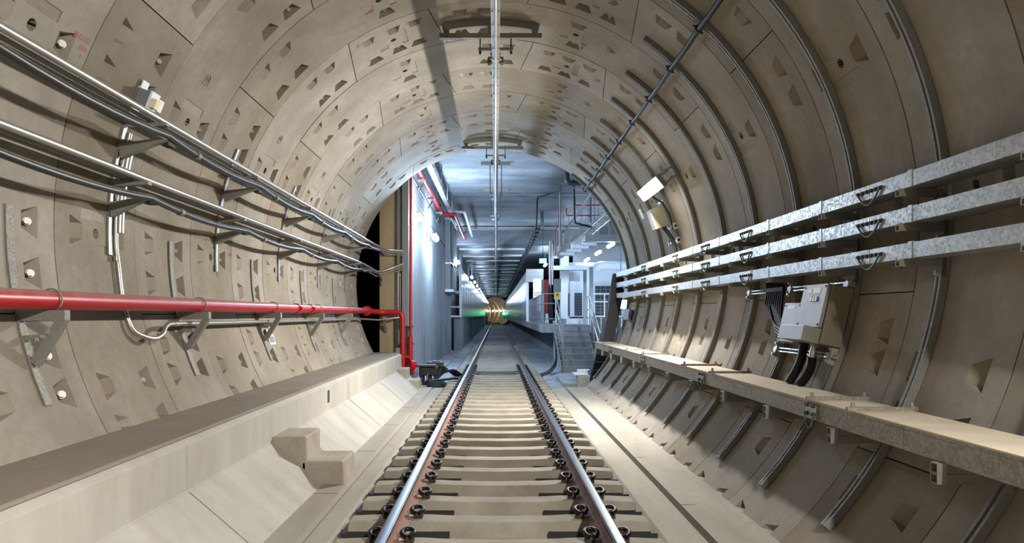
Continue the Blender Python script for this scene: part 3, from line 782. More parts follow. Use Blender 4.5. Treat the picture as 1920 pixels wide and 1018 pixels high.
# junction boxes with their struts, cables and conduits
AB = 102.9
t = thing('isolator_enclosure', 'largest beige electrical enclosure with coloured buttons on the right wall', 'electrical box', pol(AB, R, 6.22))
mb = MB(); rbox(mb, AB, 6.0, 6.50, -0.26, 0.25, 0.07, 0.25); mb.build('body', M['beige_box'], t, bevel=0.006)
mb = MB(); rbox(mb, AB, 6.02, 6.48, -0.13, 0.25, 0.255, 0.285); dr = mb.build('door', M['door_grey'], t, bevel=0.004)
mb = MB(); rbox(mb, AB, 6.13, 6.27, 0.17, 0.22, 0.285, 0.288); rbox(mb, AB, 6.30, 6.38, 0.175, 0.205, 0.285, 0.288); mb.build('label_plate', M['label'], dr)
for i, c in enumerate(('blue', 'yellow', 'btn_red')):
    mb = MB(); rbox(mb, AB, 6.15 + 0.05 * i, 6.19 + 0.05 * i, 0.095, 0.135, 0.285, 0.295); mb.build('button', M[c], dr)
mb = MB(); rbox(mb, AB, 6.14, 6.30, 0.14, 0.16, 0.285, 0.287); mb.build('grey_strip', M['grey_paint'], dr)
mb = MB()
for yy in (6.05, 6.45):
    for tt in (-0.105, 0.225): p = pol(AB, R - 0.285, yy) - tang(AB) * tt; hex_bolt(mb, p, rad_in(AB), 0.009, 0.006)
mb.build('screws', M['grey_dark'], dr)
mb = MB(); rbox(mb, AB, 6.03, 6.50, -0.265, -0.135, 0.25, 0.40); mb.build('terminal_cover', M['door_grey'], t, bevel=0.005)
t = thing('junction_enclosure', 'smaller grey enclosure with white label beside the largest one', 'electrical box', pol(AB, R, 6.8))
mb = MB(); rbox(mb, AB, 6.54, 6.92, -0.27, 0.10, 0.07, 0.22); mb.build('body', M['beige_box'], t, bevel=0.006)
mb = MB(); rbox(mb, AB, 6.54, 6.92, -0.27, 0.10, 0.222, 0.25); dr = mb.build('door', M['door_grey'], t, bevel=0.004)
mb = MB(); rbox(mb, AB, 6.66, 6.83, 0.04, 0.075, 0.25, 0.252); mb.build('label_plate', M['label'], dr)
mb = MB()
for yy in (6.57, 6.89):
    for tt in (-0.245, 0.075): hex_bolt(mb, pol(AB, R - 0.25, yy) - tang(AB) * tt, rad_in(AB), 0.008, 0.006)
mb.build('screws', M['grey_dark'], dr)
def strut(y0, y1, a, label, fit):
    t = thing('strut_rail', label, 'strut', pol(a, R, y0), 'strut rails carrying the enclosures')
    for dt in (-0.016, 0.016):
        mb = MB(); mb.bar(pol(a, R - 0.085, y0 - .06) + tang(a) * dt, pol(a, R - 0.085, y1 + .06) + tang(a) * dt, 0.012, 0.03, up=rad_in(a)); mb.build('rail_lip', M['galv'], t)
    for y in fit:
        mb = MB(); rbox(mb, a, y - 0.04, y + 0.04, -0.02, 0.02, 0.05, 0.115); rbox(mb, a, y - 0.018, y + 0.018, -0.075, 0.075, 0.05, 0.11)
        for tt in (-0.055, 0.055): hex_bolt(mb, pol(a, R - 0.11, y) - tang(a) * tt, rad_in(a), 0.016, 0.02)
        mb.build('cross_fitting', M['bolt'], t)
strut(6.05, 8.39, 97.6, 'upper double strut rail behind the enclosures, white cross fittings', (6.05, 7.22, 8.39))
strut(6.05, 7.22, 109.2, 'lower double strut rail below the enclosures', (6.05, 7.22))
t = thing('cable_bundle', 'bundle of black cables dropping from the bottom trunking into the smaller enclosure', 'cables', (2.9, 7.5, 1.8))
for i in range(9):
    y = 7.36 + 0.055 * i
    end = -0.18 + 0.035 * (i % 6)
    pts = [Vector((TRX + 0.12, y + 0.1, 1.80)), pol(95, R - 0.12, y + 0.04), pol(97.6, R - 0.11, y), pol(100.5, R - 0.12, y - 0.03), pol(103 + 0.6 * (5 - i % 6), R - 0.12, 7.2 + 0.02 * i), pol(104.6 + 0.5 * (5 - i % 6), R - 0.13, 7.08), pol(103.6 + 0.6 * (5 - i % 6), R - 0.14, 6.98), pol(103.2 + 0.6 * (5 - i % 6), R - 0.14, 6.925)]
    mb = MB(); mb.tube(pts, 0.014, 8); mb.build('cable', M['cable_dark'], t, smooth=60)
mb = MB(); rbox(mb, 97.6, 7.33, 7.84, -0.02, 0.02, 0.125, 0.14); mb.build('cleat_bar', M['rubber'], t)
for i, y in enumerate((6.42, 6.2)):
    t = thing('corrugated_conduit', ('black corrugated conduit under the enclosure farther from the camera', 'black corrugated conduit with bright gland under the enclosure nearer the camera')[i], 'conduit', pol(112, R - 0.2, y), 'corrugated conduits below the enclosure')
    top = pol(AB, R - 0.2, y) + tang(AB) * (0.26 if i == 0 else 0.38)
    pts = [top + (Vector((2.62, y + 0.03, 0.80)) - top) * (k / 40) + Vector((0.03 * sin(pi * k / 40), 0, 0)) for k in range(41)]
    mb = MB(); mb.tube(pts, [0.036 + 0.005 * (k % 2) for k in range(41)], 12); mb.build('hose', M['cable_dark'], t, smooth=30)
    if i:
        g = pol(AB, R - 0.2, y) + tang(AB) * 0.26
        mb = MB(); mb.tube([g, top], 0.03, 12); mb.tube([g, g + (top - g) * 0.25], 0.042, 6); mb.build('gland', M['steel'], t, smooth=40)

# black radiating cable high on the right, clipped at each channel
t = thing('radiating_cable', 'thick black cable clipped along the upper right of the tunnel crown', 'cable', pol(43.6, R - 0.1, 5))
pts = []
for i in range(0, 80):
    y = -6 + 22.4 * i / 79
    k = (y - 3.71) / RW; u = k - math.floor(k)
    pts.append(pol(43.6, R - 0.11, y) + Vector((0, 0, -0.018 * 4 * u * (1 - u))))
mb = MB(); mb.tube(pts, 0.028, 12); mb.build('sheath', M['cable_dark'], t, smooth=60)
for y in CHY:
    mb = MB(); p = pol(43.6, R - 0.11, y)
    mb.tube([p - Vector((0, 0.035, 0)), p + Vector((0, 0.035, 0))], 0.04, 12); mb.tube([p, pol(43.6, R - 0.05, y)], 0.014, 8)
    mb.tube([pol(42.4, R - 0.11, y), pol(44.8, R - 0.11, y)], 0.012, 8); mb.build('clamp', M['rubber'], t, smooth=40)

# ------------------------------------------------------------------ the tunnel luminaires
def luminaire(yc, label, visible):
    c = Vector((2.44, yc, 3.40)); nrm = Vector((-0.78, 0, -0.62)).normalized(); u = Vector((0.62, 0, -0.78)).normalized()
    t = thing('tunnel_luminaire', label, 'lamp', c, 'tunnel luminaires')
    def slab(mb, y0, y1, w, h0, h1):
        q = lambda y, s, h: c + Vector((0, y, 0)) + u * s + nrm * h
        return mb.hexa([q(y0, -w, h0), q(y1, -w, h0), q(y1, w, h0), q(y0, w, h0), q(y0, -w, h1), q(y1, -w, h1), q(y1, w, h1), q(y0, w, h1)])
    slab(MB(), -0.62, 0.62, 0.105, -0.06, 0.015).build('housing', M['grey_paint'], t, bevel=0.01)
    slab(MB(), -0.58, 0.58, 0.095, 0.015, 0.075).build('diffuser', M['lamp_warm'], t, bevel=0.015)
    for s in (-0.07, 0.07):
        mb = MB(); p = c + u * s + Vector((0, -0.57, 0)) - nrm * 0.055
        mb.bar(p, p - nrm * 0.24, 0.03, 0.03, up=(0, 1, 0)); mb.bar(p + Vector((0, .05, 0)), p - nrm * 0.24 + Vector((0, .05, 0)), 0.012, 0.03, up=(0, 1, 0)); mb.bar(p - nrm * 0.1, p - nrm * 0.13, 0.07, 0.05, up=(0, 1, 0)); mb.build('bracket_arm', M['galv'], t)
    lamp('tunnel_light', 'AREA', c + nrm * 0.085, TUNNEL_W, TUNNEL_C, t, (1.15, 0.19), nrm)
    return t
luminaire(11.3, 'bright white linear lamp on two arms high on the right wall', True)
luminaire(0.3, 'linear lamp on two arms high on the right wall beside the camera', False)
t = thing('lamp_gear_box', 'beige gear box on the right wall just below the bright lamp', 'electrical box', pol(70.5, R, 12.1))
mb = MB(); rbox(mb, 71, 11.92, 12.18, -0.17, 0.17, 0.09, 0.30); mb.build('body', M['beige_box'], t, bevel=0.006)
mb = MB(); rbox(mb, 71, 11.92, 12.18, -0.17, 0.17, 0.302, 0.33); mb.build('door', M['door_grey'], t, bevel=0.006)
mb = MB()
for tt in (-0.2, 0.24): rbox(mb, 71, 11.88, 12.22, tt - 0.02, tt + 0.02, 0.05, 0.09)
mb.build('mounting_strut', M['galv'], t)
mb = MB()
p0 = pol(74.5, R - 0.2, 12.02)
for i in range(5): mb.tube([pol(73.6, R - 0.18, 11.96 + 0.04 * i), pol(76, R - 0.14, 11.92 + 0.035 * i), pol(79, R - 0.1, 11.86 + 0.03 * i), pol(83, R - 0.09, 11.83 + 0.03 * i), Vector((TRX + 0.15, 11.83 + 0.03 * i, 2.37))], 0.016, 8)
mb.tube([Vector((2.52, 11.75, 3.36)), pol(67, R - 0.12, 11.8), pol(71, R - 0.08, 11.78), pol(76, R - 0.08, 11.8)], 0.016, 8)
mb.build('supply_cables', M['cable_dark'], t, smooth=60)
for i, a in enumerate((75.2, 79.6)):
    tt = thing('cable_strut', ('upper short strut clamping the lamp cables below the gear box', 'lower short strut clamping the lamp cables above the trunking')[i], 'strut', pol(a, R, 12.0), 'struts behind the lamp cables')
    mb = MB(); rbox(mb, a, 11.66, 12.26, -0.018, 0.018, 0.05, 0.085); mb.build('rail', M['galv'], tt)
    mb = MB(); rbox(mb, a, 11.66, 11.70, -0.05, 0.05, 0.05, 0.1); rbox(mb, a, 12.22, 12.26, -0.05, 0.05, 0.05, 0.1); mb.build('end_fitting', M['bolt'], tt)
o = MB(); rbox(o, 66.8, 12.55, 12.7, -0.1, 0.08, 0.30, 0.31); o = o.build('lamp_tag', M['label'], None); tag(o, 'white number tag hanging below the bright tunnel lamp', 'tag')

# ------------------------------------------------------------------ overhead conductor rail and its supports
OX, OZ = -0.005, 4.60
t = thing('overhead_conductor', 'silver overhead conductor rail along the tunnel crown', 'conductor rail', (OX, 6, OZ))
mb = MB(); mb.prism([(OX - .05, OZ + .11), (OX + .05, OZ + .11), (OX + .05, OZ + .098), (OX + .012, OZ + .09), (OX + .012, OZ + .03), (OX + .042, OZ + .015), (OX + .042, OZ), (OX + .012, OZ - .004), (OX + .006, OZ - .016), (OX - .006, OZ - .016), (OX - .012, OZ - .004), (OX - .042, OZ), (OX - .042, OZ + .015), (OX - .012, OZ + .03), (OX - .012, OZ + .09), (OX - .05, OZ + .098)], -6, 139); mb.build('profile', plain('aluminium_profile', S(186, 182, 174), 0.4, 0.6, 0.05), t)
mb = MB(); mb.tube([(OX, -6, OZ - 0.018), (OX, 139, OZ - 0.018)], 0.0085, 8); mb.build('contact_wire', M['steel'], t, smooth=60)
mb = MB()
y = 6.5
while y < 30:
    for s in (-1, 1): mb.tube([(OX + s * 0.033, y, OZ - 0.008), (OX + s * 0.033, y, OZ + 0.02)], 0.007, 6)
    y += 0.35
mb.build('clamp_bolts', M['grey_dark'], t)
def crown_support(yc, label):
    t = thing('crown_support', label, 'support', (XC, yc, ZC + R), 'arched supports on the tunnel crown')
    mb = MB(); yy = (yc - 0.035, yc + 0.035)
    n = 12; aw = 11.6
    for i in range(n):
        a, b = -aw + 2 * aw * i / n, -aw + 2 * aw * (i + 1) / n
        p = [pol(a, R - 0.085, 0), pol(b, R - 0.085, 0), pol(b, R - 0.004, 0), pol(a, R - 0.004, 0)]
        mb.hexa([(q.x, yy[0], q.z) for q in p] + [(q.x, yy[1], q.z) for q in p])
    mb.build('arched_beam', M['dark_steel'], t)
    zb = 5.015
    mb = MB(); mb.box(XC - 0.66, XC + 0.66, yy[0], yy[1], zb - 0.03, zb + 0.03); mb.build('tie_beam', M['dark_steel'], t)
    for x in (-0.57, 0, 0.57): mb = MB(); mb.box(XC + x - 0.035, XC + x + 0.035, yy[0] + .005, yy[1] - .005, zb + 0.03, ZC + sqrt((R - 0.08) ** 2 - x * x)); mb.build('web_post', M['dark_steel'], t)
    for x in (-0.2, 0.2):
        mb = MB(); mb.tube([(OX + x, yc, zb + 0.05), (OX + x, yc, zb - 0.215)], 0.009, 8); hex_bolt(mb, (OX + x, yc, zb - 0.2), (0, 0, -1), 0.016, 0.03); mb.build('hanger_rod', M['grey_dark'], t)
    mb = MB(); mb.box(OX - 0.225, OX + 0.225, yc - 0.02, yc + 0.02, zb - 0.185, zb - 0.15); mb.build('cross_bar', M['grey_paint'], t)
    mb = MB(); mb.tube([(OX, yc, zb - 0.18), (OX, yc, OZ + 0.15)], 0.045, 12); mb.tube([(OX, yc, OZ + 0.17), (OX, yc, OZ + 0.2)], 0.07, 14)
    mb.build('insulator', M['grey_paint'], t, smooth=40)
    mb = MB()
    for s in (-1, 1):
        mb.tube([(OX + s * 0.02, yc, OZ + 0.14), (OX + s * 0.09, yc, OZ + 0.14), (OX + s * 0.1, yc, OZ + 0.09), (OX + s * 0.055, yc, OZ + 0.085)], 0.016, 8); mb.box(OX + s * 0.04, OX + s * 0.11, yc - 0.03, yc + 0.03, OZ + 0.06, OZ + 0.08)
        mb.tube([(OX + s * 0.085, yc, OZ + 0.04), (OX + s * 0.085, yc, OZ + 0.15)], 0.01, 6)
    mb.build('swivel_clamp', M['dark_steel'], t, smooth=40)
crown_support(9.31, 'dark arched support beam nearest the camera holding the conductor rail')
crown_support(15.5, 'dark arched support beam at the tunnel mouth holding the conductor rail')

# ------------------------------------------------------------------ station box beyond the tunnel mouth
WLX, CZ1, CZ2, YB = -2.07, 5.72, 4.88, 35.0
YEND = 140.0
m = MB(); m.box(-2.75, WLX, 17.3, YB, -0.6, 6.0); m.box(-2.75, WLX, YB, 142, -0.6, 6.0)
struct(m.build('wall_station_left', M['station'], None))
m = MB(); m.box(-2.78, -2.44, 17.16, 17.30, -0.6, 6.0)
struct(m.build('pillar', M['pier'], None, bevel=0.01))
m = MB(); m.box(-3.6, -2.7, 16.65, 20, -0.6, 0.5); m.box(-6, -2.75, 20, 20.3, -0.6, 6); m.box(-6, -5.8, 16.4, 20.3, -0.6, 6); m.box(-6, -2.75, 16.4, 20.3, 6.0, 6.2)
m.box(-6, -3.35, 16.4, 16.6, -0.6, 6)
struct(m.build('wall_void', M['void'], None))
m = MB(); m.box(-2.75, 9.0, 16.63, YB, CZ1, 6.1)
struct(m.build('ceiling_hall', M['soffit'], None))
m = MB(); m.box(-2.75, 9.0, YB, YB + 0.9, CZ2, 6.1); m.box(-2.75, 9, 25.37, 25.40, CZ1 - 0.03, CZ1)
struct(m.build('beam', M['beam'], None))
m = MB(); m.box(-2.2, 4.5, YB + 0.9, 142, CZ2 + 0.02, 5.3)
struct(m.build('ceiling_platform', M['grey_paint'], None))
m = MB(); m.box(-2.75, WLX + 0.02, 16.63, 17.16, 5.0, 6.0)
# floor of the station: track slab, side strip, raised ground by the stairs
m = MB()
m.prism([(-2.1, -0.22), (-1.62, -0.22), (-1.6, -0.27), (-1.25, -0.27), (-1.22, SLAB), (1.25, SLAB), (1.28, -0.26), (1.5, -0.26), (1.52, -0.30), (9, -0.30), (9, -0.9), (-2.1, -0.9)], Y_END + 0.02, 142)
m.prism([(-1.2, SLAB - 0.01), (-0.9, -0.19), (0.95, -0.19), (1.25, SLAB - 0.01)], 38, 142)
m.box(1.62, 2.15, 17.1, 19.6, -0.32, -0.215)
struct(m.build('floor_station', M['station'], None))
m = MB(); m.box(7.5, 7.7, 16.7, 60, -0.6, 6.1); m.box(4.5, 9.0, 42, 42.2, -0.6, 6.1)
struct(m.build('wall_station_right', M['plaster'], None))
m = MB(); m.box(3.35, 9.0, 16.45, 16.62, -0.6, 6.1)
struct(m.build('wall_head', M['station'], None))
# platform
PZ0 = 1.09
m = MB(); m.prism([(1.55, 0.82), (1.55, PZ0), (9, PZ0), (9, 0.82)], 24.3, 142)
struct(m.build('floor_platform', M['station'], None))
m = MB(); m.box(2.35, 2.55, 25.2, 142, -0.4, 0.82); m.box(2.0, 9.0, 25.0, 25.2, -0.4, 0.82)
struct(m.build('wall_under_platform', M['station'], None))

# stairs with side rails
t = thing('platform_stairs', 'grey concrete stairs rising to the platform end between steel rails', 'stairs', (2.5, 21.5, -0.3))
SX0, SX1 = 1.95, 2.98
for i in range(8):
    z = SLAB + (PZ0 - SLAB) * (i + 1) / 8; y = 21.5 + 0.35 * i
    mb = MB(); mb.box(SX0, SX1 + 0.04 * i * 0.4, y, 24.3, z - 0.175, z - 0.004); mb.build('step', M['station'], t)
    mb = MB(); mb.box(SX0, SX1 + 0.04 * i * 0.4, y - 0.012, y + 0.035, z - 0.016, z); mb.build('nosing', M['galv'], t)
for x, nm in ((SX0 - 0.03, 'left'), (SX1 + 0.03, 'right')):
    mb = MB(); mb.extr([(x, 21.44, SLAB), (x, 24.3, PZ0 - 0.1), (x, 24.3, PZ0 + 0.02), (x, 21.44, SLAB + 0.2)], (0.03, 0, 0)); mb.build('stringer', M['galv'], t)
    for dz in (0.5, 0.95):
        mb = MB(); mb.tube([(x + 0.1, 21.55, SLAB + 0.2 + dz), (x + 0.1, 24.0, PZ0 + dz), (x + 0.1, 24.6, PZ0 + dz)], 0.021, 8); mb.build('handrail', M['conduit'], t, smooth=50)
    for y, z in ((21.6, SLAB + 0.17), (22.9, 0.55), (24.4, PZ0)):
        mb = MB(); mb.tube([(x + 0.1, y, z), (x + 0.1, y, z + 0.98)], 0.021, 8); mb.tube([(x + 0.1, y, z), (x + 0.1, y, z + 0.02)], 0.06, 10); mb.build('post', M['conduit'], t, smooth=50)
# platform edge railing
t = thing('platform_railing', 'galvanised post and rail fence along the open platform edge', 'railing', (1.65, 24.4, PZ0))
for z in (0.2, 0.72, 1.05):
    mb = MB(); mb.tube([(1.62, 35, PZ0 + z), (1.62, 24.45, PZ0 + z), (1.98, 24.45, PZ0 + z)], 0.02, 8); mb.build('rail_bar', M['grey_paint'], t, smooth=50)
for i in range(14):
    y = 24.45 + 0.8 * i
    mb = MB(); mb.tube([(1.62, y, PZ0), (1.62, y, PZ0 + 1.05)], 0.022, 8); mb.build('post', M['grey_paint'], t, smooth=50)

# platform screen panels on both sides
def screen(x, sgn, y0, zb, zt, label, face):
    t = thing('platform_screen', label, 'screen panel', (x, y0, zb), 'screen panels on the %s side of the track' % face)
    d = 0.10 * sgn
    L = 2.9
    bx = lambda nm, ya, yb, za, zc, mat, off=0.0: MB().box(min(x + off * -sgn, x + d), max(x + off * -sgn, x + d), y0 + ya, y0 + yb, za, zc).build(nm, mat, t)
    h = zt - zb
    if sgn < 0:
        bx('lower_panel', 0.02, L, zb, zb + 0.27 * h, M['screen'])
        bx('middle_panel', 0.02, L - 0.35, zb + 0.275 * h, zb + 0.71 * h, M['screen'], -0.01)
        bx('slot_panel', L - 0.34, L, zb + 0.275 * h, zb + 0.71 * h, M['grey_dark'], -0.02)
        bx('upper_panel', 0.02, L, zb + 0.715 * h, zt, M['screen'])
    else:
        bx('sill', 0.0, L, zb - 0.05, zb + 0.05, M['galv'])
        bx('header', 0.0, L, zb + 2.05, zt, M['grey_paint'])
        for q in range(2):
            a = 0.03 + q * 1.45
            bx('glass_leaf', a, a + 1.38, zb + 0.06, zb + 2.04, M['glass'])
            bx('mullion', a - 0.05, a + 0.03, zb + 0.05, zb + 2.05, M['grey_dark'], 0.003)
        bx('transom', 0.0, L, zb + 0.95, zb + 1.0, M['grey_dark'], 0.004)
    return t
s = screen(-1.60, -1, 33.2, 1.30, 3.58, 'first grey screen panel from the camera left of the track', 'left')
for i in range(1, 36): dup(s, (0, 2.95 * i, 0), '%s grey screen panel from the camera left of the track' % nth(i + 1))
s = screen(1.55, 1, 36.0, 1.14, 3.65, 'first glazed screen panel from the camera beside the platform', 'platform')
for i in range(1, 35): dup(s, (0, 2.95 * i, 0), '%s glazed screen panel from the camera beside the platform' % nth(i + 1))
m = MB(); m.box(-1.95, -1.66, 33.4, 141, -0.3, 1.28)
struct(m.build('wall_under_screens', M['station'], None))
t = thing('screen_support', 'pale horizontal bars holding the end of the left screen panels', 'frame', (-1.9, 33.1, 1.3))
for z in (1.32, 1.75, 2.45, 3.45):
    mb = MB(); mb.box(WLX, -1.6, 33.05, 33.15, z, z + 0.08); mb.build('bar', M['white_paint'], t)
mb = MB(); mb.box(-1.66, -1.58, 33.0, 33.18, 1.3, 3.6); mb.build('end_post', M['white_paint'], t)
t = thing('screen_header', 'white boxed header closing the near end of the platform screens', 'header', (1.8, 35.9, 3.1))
mb = MB(); mb.box(1.5, 2.35, 35.6, 35.95, 3.05, 3.7); mb.build('box', M['galv'], t, bevel=0.01)
mb = MB(); mb.box(1.5, 1.62, 35.7, 35.95, 1.1, 3.05); mb.build('post', M['white_paint'], t)
# white cross panels painting lamp reflections on the metallic ceiling over the track
for i in range(26):
    y = 37.5 + 4.0 * i
    m = MB(); m.box(-1.9, 1.5, y, y + 0.5, CZ2 - 0.06, CZ2 + 0.03)
    o = m.build('ceiling_reflection', M['white_paint'], None); tag(o, '%s pale painted lamp reflection from the camera on the dark platform ceiling' % nth(i + 1), 'painted reflection', 'painted lamp reflections on the ceiling over the track')

# lamps
def wall_lamp(x, y, z, label, group, axis='y', L=1.1, power=None, rad=0.07, hold='ceiling'):
    t = thing('station_lamp', label, 'lamp', (x, y, z), group)
    a, b = ((x, y - L / 2, z), (x, y + L / 2, z)) if axis == 'y' else ((x - L / 2, y, z), (x + L / 2, y, z))
    mb = MB(); mb.tube([a, b], rad, 12); mb.build('diffuser', M['lamp_cool'], t, smooth=50)
    mb = MB(); mb.box(x - 0.045, x + 0.045, a[1] if axis == 'y' else y - 0.05, b[1] if axis == 'y' else y + 0.05, z + rad * 0.7, z + rad * 0.7 + 0.05); mb.build('housing', M['grey_paint'], t)
    if hold == 'wall': mb = MB(); mb.box(WLX - 0.002, x, y - 0.03, y + 0.03, z + 0.04, z + 0.1); mb.build('wall_arm', M['grey_paint'], t)
    if hold == 'ceiling':
        for q in (a, b): mb = MB(); c = Vector(q).lerp(Vector((x, y, z)), 0.3); mb.tube([(c.x, c.y, z + rad * 0.7), (c.x, c.y, CZ1 if y < YB else CZ2 + 0.02)], 0.012, 6); mb.build('hanger_rod', M['grey_paint'], t)
    if power: lamp('station_light', 'POINT', (x + (0.22 if x < 0 else 0), y, z - (0.0 if x < 0 else rad + 0.08)), power, STATION_C, t, radius=0.15)
wall_lamp(WLX + 0.16, 17.75, 3.82, 'bulkhead lamp behind the thin red riser on the left station wall', 'lamps on the left station wall', L=0.35, hold='wall', rad=0.09, power=STATION_W * 1.6)
wall_lamp(WLX + 0.2, 22.2, 3.80, 'bright lamp halfway along the left station wall', 'lamps on the left station wall', L=0.7, hold='wall', rad=0.09, power=STATION_W * 2.6)
wall_lamp(WLX + 0.25, 34.6, 3.95, 'lamp above the near end of the left screen panels', 'lamps on the left station wall', L=0.7, hold='wall', power=STATION_W)
for i in range(15):
    y = 42.0 + 6.2 * i
    wall_lamp(-1.42, y, 3.62, '%s lamp from the camera in the row over the left screens' % nth(i + 1), 'row of lamps over the left screens', L=0.8, power=STATION_W * 0.32 if i % 2 == 0 and i < 13 else None)
for i, y in enumerate((28.7, 32.2, 36.2)):
    wall_lamp(4.57, y, 4.2, '%s of three bright tube lamps over the equipment area, counted from the tunnel' % nth(i + 1), 'tube lamps over the equipment area', L=1.3, power=STATION_W * 0.6)
for i, y in enumerate((33.0, 40.0)):
    wall_lamp(2.74, y, 4.2, ('bright tube lamp beside the green exit sign', 'small bright lamp just below the green exit sign')[i], 'tube lamps over the platform', L=1.3, power=STATION_W * 0.6)
wall_lamp(4.3, 24.2, 1.78, 'round bright lamp under the ends of the trunkings', None, axis='x', L=0.3, power=STATION_W * 0.6, rad=0.14, hold='ceiling')
# green signal far along the platform edge
t = thing('signal_lamp', 'green lit signal far along the platform edge', 'signal', (1.3, 112, 1.7))
mb = MB(); mb.tube([(1.22, 111.9, 1.68), (1.22, 112.1, 1.68)], 0.22, 14); mb.build('lens', M['lamp_green'], t, smooth=40)
mb = MB(); mb.box(1.0, 1.56, 112.05, 112.2, 1.1, 2.0); mb.build('housing', M['grey_dark'], t)
lamp('signal_light', 'POINT', (1.2, 111.5, 1.68), 30, (0.02, 1.0, 0.3), t, radius=0.2)

# red risers, steel channel and pipes at the left corner of the tunnel mouth
t = thing('fire_riser', 'slim red vertical pipe with valve at the corner of the left station wall', 'pipe', (-2.08, 17.15, 0))
mb = MB(); mb.tube([(-2.03, 17.15, 0.75), (-2.03, 17.15, 5.7)], 0.035, 12); mb.build('riser', M['red_clean'], t, smooth=50)
mb = MB(); mb.tube(bendpts([(-2.04, 17.15, 0.9), (-2.04, 17.15, 0.32), (-2.04, 17.15, 0.1), (-1.98, 17.2, 0.02)], 0.1), 0.06, 14); mb.build('lower_pipe', M['red_clean'], t, smooth=50)
mb = MB(); mb.tube([(-2.06, 17.0, 0.25), (-1.95, 17.1, 0.22)], 0.11, 14); mb.tube([(-2.25, 17.05, 0.42), (-2.05, 17.05, 0.42)], 0.05, 12); mb.tube([(-2.17, 17.05, 0.42), (-2.17, 17.05, 0.62)], 0.03, 10); mb.build('valve', M['red_clean'], t, smooth=50)
for z in (0.72, 1.13):
    mb = MB(); mb.box(-2.3, -1.95, 17.10, 17.24, z, z + 0.02); mb.build('pipe_clip', M['shoulder'], t)
t = thing('cable_duct', 'grey vertical steel duct on the end of the left station wall', 'duct', (-2.15, 17.18, 1))
mb = MB(); mb.box(-2.24, -2.08, 17.12, 17.28, 1.15, 5.0); mb.build('body', M['grey_paint'], t, bevel=0.01)
t = thing('cable_riser', 'olive vertical cable ladder where the left conduits end', 'cable ladder', (-2.32, 17.2, 1))
mb = MB(); mb.box(-2.36, -2.26, 17.2, 17.28, 2.35, 5.0); mb.build('upper_duct', M['dark_steel'], t)
mb = MB(); mb.tube([(-2.29, 17.2, 0.7), (-2.29, 17.2, 2.4)], 0.02, 8); mb.tube([(-2.34, 17.2, 0.7), (-2.34, 17.2, 2.4)], 0.016, 8); mb.build('conduits', M['conduit'], t, smooth=50)
t = thing('pipe_hanger', 'triangular bracket on the pier carrying the red pipe turn', 'bracket', (-2.62, 17.1, 1.2))
mb = MB(); mb.box(-2.66, -2.60, 16.88, 17.16, 1.30, 1.38); mb.extr([(-2.66, 17.16, 0.98), (-2.66, 17.16, 1.08), (-2.66, 16.92, 1.33), (-2.66, 16.88, 1.30)], (0.06, 0, 0)); mb.build('frame', M['galv_dull'], t)
t = thing('overhead_fire_pipe', 'red pipe along the top of the left station wall, jogging towards the beam', 'pipe', (-1.95, 20, 5.0))
mb = MB(); mb.tube(bendpts([(-1.95, 17.0, 5.06), (-1.95, 25.8, 5.06), (-1.50, 26.2, 5.06), (-1.50, 34.8, 5.06)], 0.12), 0.062, 14); mb.build('tube', M['red_clean'], t, smooth=50)
for y in (19, 21.9, 25):
    mb = MB(); mb.box(WLX + .003, -1.86, y - 0.04, y + 0.04, 4.94, 4.99); mb.extr([(WLX + .003, y - .03, 4.6), (WLX + .003, y - .03, 4.7), (-1.88, y - .03, 4.94), (-1.92, y - .03, 4.94)], (0, .06, 0)); mb.build('bracket', M['galv_dull'], t)
t = thing('ceiling_cable_tray', 'perforated steel cable tray beside the red pipe below the hall ceiling', 'cable tray', (-1.7, 20, 5.2))
mb = MB(); mb.prism([(-1.74, 5.18), (-1.62, 5.18), (-1.62, 5.24), (-1.61, 5.24), (-1.61, 5.17), (-1.75, 5.17), (-1.75, 5.24), (-1.74, 5.24)], 17.0, 26.4); mb.build('tray', M['galv'], t)
mb = MB(); mb.box(-1.8, -1.1, 26.4, 26.5, 5.17, 5.24); mb.box(-1.2, -1.1, 26.5, 34.6, 5.17, 5.22); mb.build('branch', M['grey_paint'], t)
for y in (18.5, 21, 23.5, 26):
    mb = MB(); mb.box(-1.60, -1.57, y - 0.02, y + 0.02, 5.17, CZ1); mb.build('hanger', M['galv_dull'], t)
t = thing('wall_conduit', 'thin conduit along the upper left station wall', 'conduit', (WLX, 20, 4.6))
mb = MB(); mb.tube(bendpts([(WLX + .02, 17.4, 4.78), (WLX + .02, 26.5, 4.78), (WLX + .02, 26.5, 5.5)], 0.1), 0.02, 8); mb.build('tube', M['grey_dark'], t, smooth=50)
t = thing('wall_conduit', 'thin conduit feeding the lamps on the left station wall', 'conduit', (WLX, 20, 4.2))
mb = MB(); mb.tube([(WLX + .02, 17.4, 4.30), (WLX + .02, 29, 4.18)], 0.018, 8); mb.build('tube', M['grey_dark'], t, smooth=50)
t = thing('vertical_duct', 'tall grey cable duct with open side on the left station wall', 'duct', (-1.95, 29.5, 2.3))
mb = MB(); mb.box(WLX, -1.86, 29.3, 29.5, 2.45, 5.3); mb.box(WLX, -1.80, 30.6, 32.9, 2.55, 5.3); mb.build('duct', M['grey_paint'], t)
mb = MB(); mb.box(WLX, -1.92, 29.5, 30.6, 2.6, 5.2); mb.build('dark_recess', M['grey_dark'], t)
mb = MB(); mb.box(WLX, -1.72, 29.2, 32.95, 2.36, 2.47); mb.box(WLX, -1.8, 29.25, 32.9, 3.5, 3.56); mb.box(WLX, -1.78, 29.2, 32.95, 5.3, 5.36); mb.build('shelf_bracket', M['galv'], t)
t = thing('beam_conduit', 'pale conduit ledge running across the face of the hall beam', 'conduit', (0, 34.9, 5.6))
